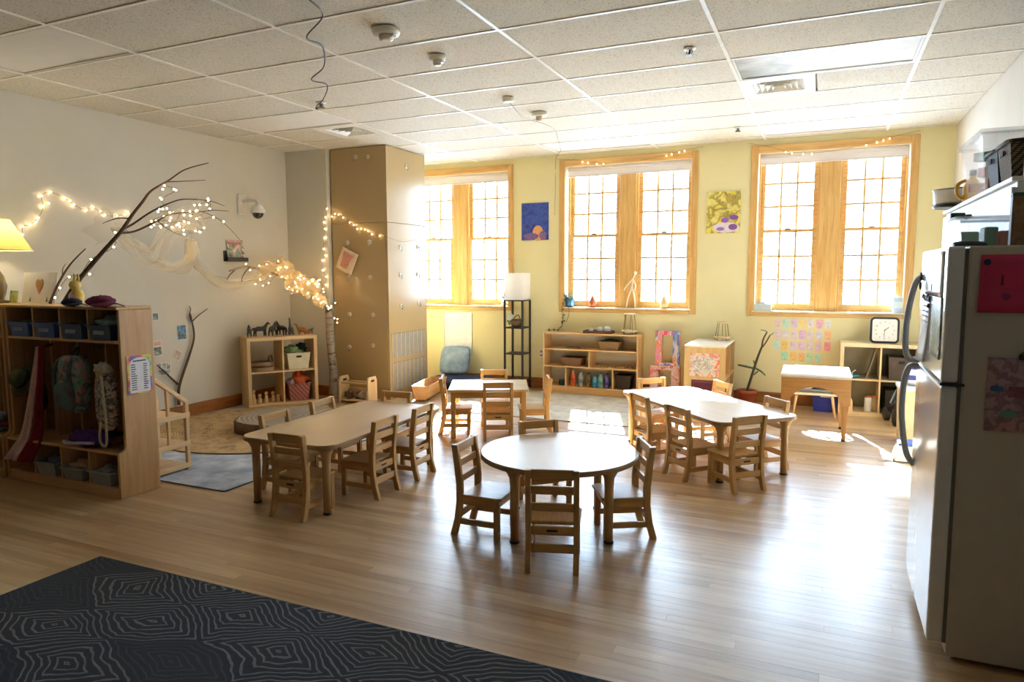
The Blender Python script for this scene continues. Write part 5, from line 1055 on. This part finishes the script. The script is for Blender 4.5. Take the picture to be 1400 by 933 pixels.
bb = empty('blue_bin', (.055, 8.28, 0), 0, 'deep blue plastic bin on the floor behind the arched desk', 'bin'); tub(MB(), .22, .18, .27, .22, .20, rim=.012).build('bin_body', plain('2436a0', .35, 0, .05, 14, 0, .5, .3), bb); MB().box(-.05, .05, -.128, -.12, .165, .195).build('handle_tab', plain('d9dbe0', .4), bb)
wbk = empty('wood_offcut', (.265, 8.10, 0), 0, 'rounded pale wooden board standing beside the cube shelf with the clock', 'board'); MB().prism([(-.055, 0), (.055, 0), (.055, .16), (.03, .195), (-.03, .195), (-.055, .16)], lambda u, v: (u, -.015, v), lambda u, v: (u, .015, v)).build('board_body', BIRCH[2], wbk, .003); MB().box(-.07, .07, -.03, .03, 0, .015).build('board_foot', BIRCH[0], wbk)

# ---- cube shelf with clock
FB = (wood('C5A97A', 'DCC499', 0, .5, .9), wood('C5A97A', 'DCC499', 2, .5, .9))
c2 = cube_shelf('cube_shelf', (.565, 8.10, 0), 0, 'pale four-cube shelf with the clock on top, under the right window', w=.77, h=.77, d=.38, mat=FB)
MB().box(-.347, .347, .366, .372, .038, .732).build('back_panel', plain('8d8468', .7), c2)
ck = empty('square_clock', (.595, 8.22, .772), 0, 'square black-rimmed clock with a white face leaning on the cube shelf', 'clock'); Mk = Matrix.Translation((0, 0, .0)) @ Matrix.Rotation(R(-6), 4, 'X')
def cpos(u, v, y): return Mk @ Vector((u, y, v+.137))
outer = round_rect(.275, .275, .045); inner = round_rect(.232, .232, .025)
MB().prism(outer, lambda u, v: cpos(u, v, .02), lambda u, v: cpos(u, v, -.012)).build('case', BLACK, ck, .004); MB().prism(inner, lambda u, v: cpos(u, v, -.0115), lambda u, v: cpos(u, v, -.0135)).build('dial', plain('ecebe6', .4), ck)
def text_mesh(txt, size, mat, parent, M, name='lettering', ext=.0004):
    cu_ = bpy.data.curves.new(name, 'FONT'); cu_.body = txt; cu_.size = size; cu_.extrude = ext; cu_.align_x = 'CENTER'; cu_.align_y = 'CENTER'; to = bpy.data.objects.new(name, cu_); COL.objects.link(to)
    dg = bpy.context.evaluated_depsgraph_get(); me = bpy.data.meshes.new_from_object(to.evaluated_get(dg)); bpy.data.objects.remove(to); me.materials.clear(); me.materials.append(mat)
    me.transform(M); o = bpy.data.objects.new(name, me); COL.objects.link(o); o.parent = parent; return o
FACE = Matrix.Rotation(R(90), 4, 'X')
for n in range(1, 13):
    a = R(90-30*n); text_mesh(str(n), .022, BLACK, ck, Mk @ Matrix.Translation((.088*math.cos(a), -.0142, .137+.088*math.sin(a))) @ FACE, 'numeral')
for ang, L, w in ((90-52, .05, .006), (90+175, .075, .004)): a = R(ang); MB().bar(cpos(0, 0, -.0150), cpos(L*math.cos(a), L*math.sin(a), -.0150), .001, w, up=(-math.sin(a), 0, math.cos(a))).build('clock_hand', BLACK, ck)
MB().lathe([(.007, -.001), (.007, .002)], 12, M=Mk @ Matrix.Translation((0, -.0152, .137)) @ Matrix.Rotation(R(90), 4, 'X')).build('hub', plain('b03028', .5), ck)
basket('brown_box', 'dark brown handled box in the upper right cube under the clock', (.76, 8.27, .395), 0, .22, .24, .24, .26, .24, plain('4a3826', .6), cat='box')
basket('dark_box', 'very dark box in the lower right cube under the clock', (.74, 8.27, .04), 0, .22, .24, .24, .26, .25, plain('2c241c', .7), cat='box')
bt2 = empty('leaning_board', (.49, 8.26, .394), 0, 'thin grey board leaning in the upper left cube under the clock', 'board'); MB().bar((-.05, 0, .003), (.03, 0, .30), .20, .008, up=(1, 0, 0)).build('board_body', plain('7d766a', .6), bt2); MB().bar((-.053, 0, .012), (-.045, 0, .04), .202, .010, up=(1, 0, 0)).build('edge_trim', plain('5d564c', .6), bt2)
td = empty('teal_dish', (.31, 8.22, .394), 0, 'teal dish in the upper left cube under the clock', 'dish'); MB().lathe([(.05, 0), (.085, .03), (.08, .032), (.045, .008)], 22).build('dish_body', plain('4a8a9a', .3), td); MB().tube([(0, 0, .01), (.0, .0, .06), (.03, 0, .08)], .005, 6).build('spoon', plain('c9c6b8', .4), td)
for x, c, h, lab in ((.47, 'dcdcd6', .15, 'white jar in the lower left cube under the clock'), (.535, '8a7452', .15, 'brown jar beside the white jar under the clock')):
    j = empty('jar', (x, 8.20, .04), 0, lab, 'jar', 'jars under the clock'); MB().lathe([(.034, 0), (.036, .005), (.036, h-.01), (.032, h)], 18).build('jar_body', plain(c, .4), j); blob(MB(), (0, 0, h), (.03, .03, .025), 2, .3).build('contents', plain('a8563c', .6), j)
st = empty('doll_stroller', (.80, 7.80, 0), R(12), 'black toy stroller with a blue seat beside the cube shelf', 'stroller')
for s in (-1, 1):
    for yq, r in ((-.10, .085), (.20, .07)):
        Mw = Matrix.Translation((s*.13, yq, r)) @ Matrix.Rotation(R(90), 4, 'Y'); w_ = MB().lathe([(r*.62, -.022), (r, -.02), (r, .02), (r*.62, .022)], 24, M=Mw).build('wheel', BLACK, st); MB().lathe([(r*.6, -.018), (r*.64, -.012), (r*.64, .012), (r*.6, .018)], 20, M=Mw).build('hub', plain('b9b7ae', .4), w_)
    MB().tube(smooth_path([(s*.12, -.10, .085), (s*.12, -.04, .26), (s*.12, -.09, .40), (s*.12, -.14, .45)], 5), .013, 8).build('frame_tube', BLACK, st); MB().tube([(s*.12, -.05, .25), (s*.12, .20, .07)], .012, 8).build('frame_tube', BLACK, st)
MB().tube([(-.12, -.14, .45), (.12, -.14, .45)], .016, 8).build('push_handle', BLACK, st)
MB().grid(lambda u, v: (-.11+.22*u, -.06+.22*v, .36-.20*math.sin(math.pi*.5*v)+.0), 6, 8).build('seat', fabric('2b3470', '47549c'), st, solid=.012); MB().tube(smooth_path([(-.12, .12, .2), (-.12, .02, .30), (-.12, -.05, .36)], 4), .012, 6).build('seat_side', plain('9fc4d6', .5), st)

# ---- beside the refrigerator
cb = empty('beige_bin', (.76, 6.95, 0), 0, 'tall beige bin with a white rim partly hidden by the refrigerator', 'bin'); tub(MB(), .22, .30, .25, .33, .50, rim=.008).build('bin_body', plain('cdb88a', .5), cb); MB().box(-.137, .137, -.177, .177, .495, .525).build('rim', plain('e2e0da', .5), cb, .006)
db2 = empty('detergent_bag', (.76, 6.95, .526), 0, 'white and blue bag standing on the beige bin', 'bag'); sblock(MB(), (0, 0, .07), (.09, .08, .07), .6).build('bag_body', plain('dcdde4', .5), db2); sblock(MB(), (.0, -.02, .075), (.095, .065, .03), .6).build('blue_band', plain('39468f', .5), db2); MB().box(-.03, .03, -.01, .01, .135, .155).build('cap', plain('39468f', .5), db2)
so = empty('step_stool', (.69, 6.34, 0), 0, 'white step stool with a blue tread by the refrigerator', 'stool')
MB().add([(-.13, -.12, 0), (.13, -.12, 0), (.13, .12, 0), (-.13, .12, 0), (-.10, -.09, .13), (.10, -.09, .13), (.10, .09, .13), (-.10, .09, .13)], [(3, 2, 1, 0), (4, 5, 6, 7), (0, 1, 5, 4), (1, 2, 6, 5), (2, 3, 7, 6), (3, 0, 4, 7)]).build('stool_body', plain('dcd8ca', .5), so, .012, 2)
MB().box(-.102, .102, -.092, .092, .13, .15).build('tread', plain('3f5aa8', .6), so, .006); MB().box(-.132, .132, -.122, .122, .0, .008).build('foot_rim', plain('4a4a4a', .7), so)

# ================================================================== refrigerator and tall white cabinet
FW = plain('E2E2DE', .24, 0, .015, 6, 0, .5, 1.0); FS = plain('BDB7A8', .45, 0, .015, 6); GASK = plain('6f6b63', .7)
fg_ = empty('refrigerator', (.80, 3.42, 0), 0, 'white top-freezer refrigerator with papers and magnets at the right edge', 'refrigerator')
fx0, fx1, fy0, fy1, FH = -.315, .36, -.375, .375, 1.615
MB().box(fx0, fx1, fy0, fy1, .02, FH).build('cabinet_body', FS, fg_, .008, 2)
MB().box(fx0+.02, fx0+.03, fy0+.03, fy1-.03, .0, .075).build('toe_grille', plain('cfcabb', .4), fg_)
MB().box(fx0-.012, fx0, fy0+.008, fy1-.008, .07, FH-.01).build('door_gasket', GASK, fg_)
dd0, dd1 = fx0-.068, fx0-.012
MB().box(dd0, dd1, fy0, fy1, 1.10, FH).build('freezer_door', FW, fg_, .010, 2); MB().box(dd0, dd1, fy0, fy1, .07, 1.088).build('fresh_food_door', FW, fg_, .010, 2)
MB().box(dd0-.002, fx0+.01, fy0+.0, fy0+.05, 1.0885, 1.0995).build('middle_hinge', plain('4a4a48', .35, .8), fg_); MB().tube(smooth_path([(dd0+.02, fy0+.04, FH+.006), (fx0, fy0+.05, FH+.012), (fx0+.06, fy0+.06, FH+.006)], 4), .010, 8).build('top_hinge', plain('4a4f4a', .4, .6), fg_)
HG = plain('B4B8BF', .35)
hy = fy1-.045
MB().tube(smooth_path([(dd0+.005, hy, 1.50), (dd0-.03, hy, 1.46), (dd0-.055, hy, 1.30), (dd0-.055, hy, 1.16), (dd0-.035, hy, 1.11), (dd0+.005, hy, 1.11)], 6), .014, 10).build('freezer_handle', HG, fg_)
MB().tube(smooth_path([(dd0+.005, hy, 1.075), (dd0-.035, hy, 1.07), (dd0-.055, hy, .98), (dd0-.055, hy, .82), (dd0-.03, hy, .66), (dd0+.005, hy, .60)], 6), .014, 10).build('door_handle', HG, fg_)
# papers and magnets on the front of the freezer door (each a thing)
PX = .80+dd0-.0012
def sheet_x(name, lab, y0, y1, z0, z1, mat, group, curl=.004, cat='paper'):
    e = empty(name, (PX, (y0+y1)/2, z0), 0, lab, cat, group); w = (y1-y0)/2; h = z1-z0
    MB().grid(lambda u, v: (-.001-curl*(1-v)**2*math.sin(u*2.5+.3), -w+2*w*u, h*v), 6, 8).build('sheet', mat, e, solid=.001); return e
sheet_x('freezer_notice', 'white notice with small cut-out letters at the top of the freezer door', 3.12, 3.70, 1.42, 1.60, plain('e9ecf0', .25, 0, .02, 8, 0, .5, 1.0), 'papers on the freezer door', .001)
e = sheet_x('freezer_list', 'pale blue-grey list hanging on the freezer door beside the handle', 3.44, 3.68, 1.13, 1.41, plain('c6ccd6', .3, 0, .03, 8, 0, .5, .8), 'papers on the freezer door', .03)
for q in range(9): MB().box(-.006, -.0035, -.09, .07, .06+.022*q, .066+.022*q).build('text_line', plain('8a909c', .8), e)
sheet_x('freezer_photo', 'green landscape photo on the freezer door near the hinge side', 3.10, 3.38, 1.18, 1.42, art(['5f7a34', '8a9a44', '3f5a2c', 'c9d4d0', '6f8a3f'], 10, .8, .3), 'papers on the freezer door', .002)
for q, (y, z, r) in enumerate(((3.42, 1.405, .014), (3.48, 1.41, .018), (3.55, 1.405, .014), (3.61, 1.41, .012), (3.44, 1.375, .010), (3.74, 1.50, .018), (3.74, 1.455, .018))):
    g = empty('magnet', (PX-.003, y, z), 0, ['first', 'second', 'third', 'fourth', 'small lower', 'upper handle-side', 'lower handle-side'][q]+' dark magnet holding papers on the freezer door', 'magnet', 'magnets on the freezer door'); M = Matrix.Rotation(R(-90), 4, 'Y'); MB().lathe([(r, 0), (r, .006), (r*.7, .009)], 12, M=M).build('disc', plain(['2a2c30', '1c1d20', '4a5058', '25282c', '30343a', '2f3f44', '3a3028'][q], .4), g); MB().lathe([(r*.5, .009), (r*.4, .0105)], 12, M=M).build('cap', plain('8a9096', .4), g)
nt_ = [o for o in COL.objects if o.name.startswith('freezer_notice')][0]; mk = MB()
for q in range(4): mk.box(-.0045, -.003, -.045-.035*q, -.035-.035*q, .135, .155)
mk.box(-.0045, -.003, .06, .064, .05, .13); mk.box(-.0045, -.003, -.01, .002, .02, .05); tag(mk.build('printed_marks', plain('4a4a50', .7), nt_), kind='stuff')
# papers on the side facing the camera
SY = 3.42+fy0-.0015
pk = empty('pink_paper', (.665, SY, 1.37), 0, 'bright pink sheet with a dark round magnet on the refrigerator side', 'paper', 'papers on the refrigerator side'); MB().grid(lambda u, v: (-.143+.30*u-.004*(1-v), -.001-.006*(1-v)*(1-u), .212*v), 6, 6).build('sheet', plain('C4385C', .75, 0, .04), pk, solid=.001)
MB().lathe([(.012, 0), (.012, .006), (.008, .008)], 16, M=Matrix.Translation((-.125, -.004, .185)) @ Matrix.Rotation(R(90), 4, 'X')).build('magnet', plain('1d2050', .4), pk)
MB().prism([(-.08, .10), (-.07, .10), (-.072, .135), (-.078, .14)], lambda u, v: (u, -.0065, v), lambda u, v: (u, -.0055, v)).build('drawn_figure', plain('7a2038', .8), pk); MB().ell((-.06, -.0045, .06), (.014, .0012, .014)).build('drawn_heart', plain('8a3a60', .8), pk); MB().box(-.10, .12, -.0045, -.0035, .085, .0865).build('drawn_line', plain('8a2a48', .8), pk)
dr = empty('crayon_drawing', (.66, SY, .93), 0, 'mauve crayon drawing with blue and green marks clipped on the refrigerator side', 'paper', 'papers on the refrigerator side'); MB().grid(lambda u, v: (-.098+.25*u, -.001-.004*(1-v)*u, .275*v), 6, 6).build('sheet', art(['a88a90', 'b59a9c', '8a6a74', 'a5888c'], 30, .6, .85), dr, solid=.001)
MB().box(-.085, -.045, -.006, -.0045, .15, .168).build('blue_mark', plain('4a6a98', .8), dr); MB().box(-.05, .0, -.0065, -.005, .055, .08).build('green_mark', plain('6a9a80', .8), dr); MB().box(-.03, .12, -.006, -.0045, .13, .17).build('red_mark', art(['8a4a5a', '9a6070'], 30), dr)
MB().box(-.005, .03, -.014, -.002, .27, .29).build('clip', plain('3a362c', .35, .6), dr, .003); MB().tube([(.0, -.012, .29), (.012, -.02, .305), (.025, -.012, .29)], .004, 6).build('clip_lever', plain('6a6454', .3, .8), dr)

WC = plain('E9EAE4', .35, 0, .015, 4)
wc = empty('tall_cabinet', (.965, 4.79, 0), 0, 'tall white storage cabinet against the right wall behind the refrigerator', 'cabinet')
MB().box(-.195, .21, -.99, 1.0, 0, 1.925).build('cabinet_body', WC, wc, .004)
MB().box(-.215, -.197, -.985, -.003, .08, 1.90).build('door', WC, wc, .004); MB().box(-.215, -.197, .003, .995, .08, 1.90).build('door', WC, wc, .004); MB().box(-.218, .212, -.995, 1.003, 1.925, 1.945).build('top_panel', WC, wc, .004)
CT = 1.947
pn = empty('baking_pan', (.79, 5.55, CT), R(4), 'white pan with a black base at the far end of the white cabinet top', 'pan'); MB().lathe([(.13, .0), (.14, .012), (.135, .022)], 28).build('black_base', plain('1c1c1c', .4), pn); MB().lathe([(.12, .022), (.135, .04), (.14, .12), (.132, .125), (.125, .045)], 28).build('white_bowl', plain('d9dad6', .3), pn); MB().tube([(.14*math.cos(2*math.pi*k/28), .14*math.sin(2*math.pi*k/28), .122) for k in range(28)], .005, 6, closed=True).build('rim', plain('8a8c8c', .4), pn)
yb = empty('yellow_bottle', (.82, 5.20, CT), 0, 'yellow handled bottle with a green cap on the white cabinet', 'bottle'); MB().lathe([(.045, 0), (.05, .02), (.05, .10), (.03, .14), (.018, .155), (.018, .17)], 18).build('bottle_body', plain('d9a52a', .35), yb); MB().tube(smooth_path([(-.03, 0, .145), (-.075, 0, .12), (-.08, 0, .06), (-.05, 0, .03)], 5), .011, 8).build('handle', plain('d9a52a', .35), yb); MB().lathe([(.02, .17), (.02, .20), (.015, .205)], 14).build('cap', plain('2f5a44', .4), yb)
pb2 = empty('pink_card', (.93, 5.25, CT), 0, 'pale pink card standing behind the yellow bottle', 'card'); MB().box(-.004, .004, -.06, .06, 0, .24).build('sheet', plain('e2cdc9', .7), pb2); MB().box(-.005, .0045, -.03, .03, .12, .18).build('print', plain('d99a9a', .7), pb2)
cbn = empty('clear_bin', (.90, 4.70, CT), 0, 'large clear tub of coloured blocks on top of the white cabinet', 'bin', 'clear tubs by the refrigerator'); tub(MB(), .28, .50, .36, .60, .30, .004, rim=.012).build('tub', sheer('dfe6e2', .10, gloss=.3, name='clear_tub'), cbn); MB().box(-.19, .19, -.31, .31, .30, .318).build('lid', sheer('e6ece8', .2, gloss=.3, name='clear_lid'), cbn, .006)
for k in range(16):
    c = ['b9734a', '4a5fa8', '6aa58c', 'c9a24a', 'a8503c', '8fb09a'][k % 6]; x, y, z = -.10+.066*(k % 4), -.2+.13*((k//4) % 4), .012+.08*(k % 3)+.02*(k//8)
    M = Matrix.Translation((x, y, z+.03)) @ Matrix.Rotation(k*.9, 4, 'Z'); MB().box(-.028, .028, -.045, .045, -.025, .025, M).build('block', plain(c, .6), cbn, .003)
wk = weave('3a2a1c', 'A08A6A', .9)
for k, (y, w, lab, mat) in enumerate(((4.28, .24, 'dark brown woven basket on the white cabinet, left of two', plain('2c2018', .7)), (4.02, .26, 'openwork woven basket on the white cabinet near the refrigerator', wk))):
    b = empty('woven_basket', (.86, y, CT), R(90), lab, 'basket', 'baskets on the white cabinet'); tub(MB(), w*.8, .18, w, .22, .17, .006, rim=.008).build('basket_body', mat, b); MB().tube([(px, py, .17) for px, py in round_rect(w+.015, .235, .04, 3)], .009, 6, closed=True).build('rim_braid', plain('35261a', .7), b); MB().box(-.03, .03, .112, .117, .115, .14).build('hand_hole', plain('120d0a', .8), b)
ab = empty('speckled_box', (.80, 4.47, CT), R(12), 'pale speckled box with a dark clasp leaning by the clear tub', 'box'); MB().box(-.02, .02, -.06, .06, 0, .19).build('box_body', plain('b5ad98', .6), ab, .004); MB().box(-.026, -.018, -.02, .02, .12, .15).build('clasp', BLACK, ab)

# ---- on top of the refrigerator
FT = FH+.002
cb2 = empty('clear_bin', (.66, 3.60, FT), R(2), 'clear tub of teal and red blocks on top of the refrigerator', 'bin', 'clear tubs by the refrigerator'); tub(MB(), .28, .20, .31, .23, .13, .004, rim=.010).build('tub', sheer('e3ece4', .15, gloss=.3, name='clear_tub2'), cb2); MB().tube([(px, py, .13) for px, py in round_rect(.335, .255, .02, 3)], .007, 6, closed=True).build('rim', sheer('e6ece8', .5, gloss=.7, name='clear_rim'), cb2)
for x, y, w, h, c in ((-.10, 0, .07, .075, '8fc4a8'), (-.015, .03, .05, .095, '3f8a72'), (.05, -.02, .10, .075, 'a03a3a'), (.105, .03, .05, .085, '2f8a68')): MB().box(x-w/2, x+w/2, y-.05, y+.05, .006, h).build('block', plain(c, .5), cb2, .006)
tc = empty('toy_truck', (.53, 3.62, FT+.14), 0, 'dark green toy truck perched on the clear tub rim', 'toy truck'); MB().box(-.035, .02, -.015, .015, .008, .03).build('truck_bed', plain('2f4f48', .5), tc, .003); MB().box(.02, .045, -.014, .014, .006, .022).build('cab', plain('3a5a52', .5), tc, .003)
for x in (-.025, .03):
    for y in (-.016, .016): MB().lathe([(.008, -.004), (.008, .004)], 10, M=Matrix.Translation((x, y, .008)) @ Matrix.Rotation(R(90), 4, 'X')).build('wheel', BLACK, tc)
tc.location.z = FT+.131
gb = empty('game_box', (.72, 3.24, FT), R(-3), 'brown game box with a dark printed title standing on the refrigerator', 'box'); MB().box(-.075, .16, -.02, .025, 0, .20).build('box_body', art(['6f5638', '8a6d4a', '7d5f3c', '94784f'], 20, .5), gb, .002); MB().box(-.078, .163, -.022, .027, .188, .202).build('lid_edge', plain('2f4a30', .6), gb); MB().box(-.0775, -.0755, -.0205, .0255, .005, .188).build('spine_label', plain('aeb6c4', .6), gb)
text_mesh('GO', .042, plain('3a2a18', .7), gb, Matrix.Translation((.0, -.0212, .155)) @ FACE, 'title_lettering')
MB().box(-.03, .05, -.0218, -.0205, .113, .120).build('printed_line', plain('3a2a18', .7), gb)
MB().box(-.015, .06, -.0225, -.0205, .04, .075).build('picture_panel', plain('3a2c22', .6), gb)
gw = empty('green_white_box', (.86, 3.80, CT), 0, 'white and green carton on the cabinet edge above the game box', 'box'); MB().box(-.06, .06, -.06, .06, 0, .12).build('carton', plain('d9dccb', .6), gw, .003); MB().box(.0, .061, -.0615, .0615, .01, .11).build('green_side', plain('7d8a2c', .6), gw)

# ---- fairy lights over the windows (unlit wires with a few bulbs)
dim = MB().ell((0, 0, 0), (.007, .007, .009), 6, 4).mesh('bulb', glow('FFE3B0', 6, 'dim_bulb'))
for lab, pts, bi in (('fairy light wire dipping over the middle window', [(-3.17, 8.47, 2.97), (-2.9, 8.46, 2.93), (-2.6, 8.45, 2.875), (-2.2, 8.45, 2.865), (-1.85, 8.46, 2.91), (-1.6, 8.46, 2.955), (-1.35, 8.47, 2.985)], (.22, .27, .32, .37, .72, .77, .82, .87)), ('fairy light wire dipping over the right window', [(-.85, 8.47, 2.985), (-.6, 8.46, 2.92), (-.35, 8.45, 2.84), (0, 8.45, 2.83), (.35, 8.46, 2.88), (.6, 8.46, 2.94), (.85, 8.47, 2.985)], (.28, .33, .38, .43, .68, .73, .78, .83))):
    o = pts[0]; s = empty('fairy_lights', o, 0, lab, 'string lights', 'fairy light strings'); p = smooth_path(rel(pts, o), 8); MB().tube(p, .0018, 5).build('wire', WIRE, s)
    for t in bi: q = p[int(t*(len(p)-1))]; inst('bulb', dim, s, q+Vector((0, -.004, -.012)))
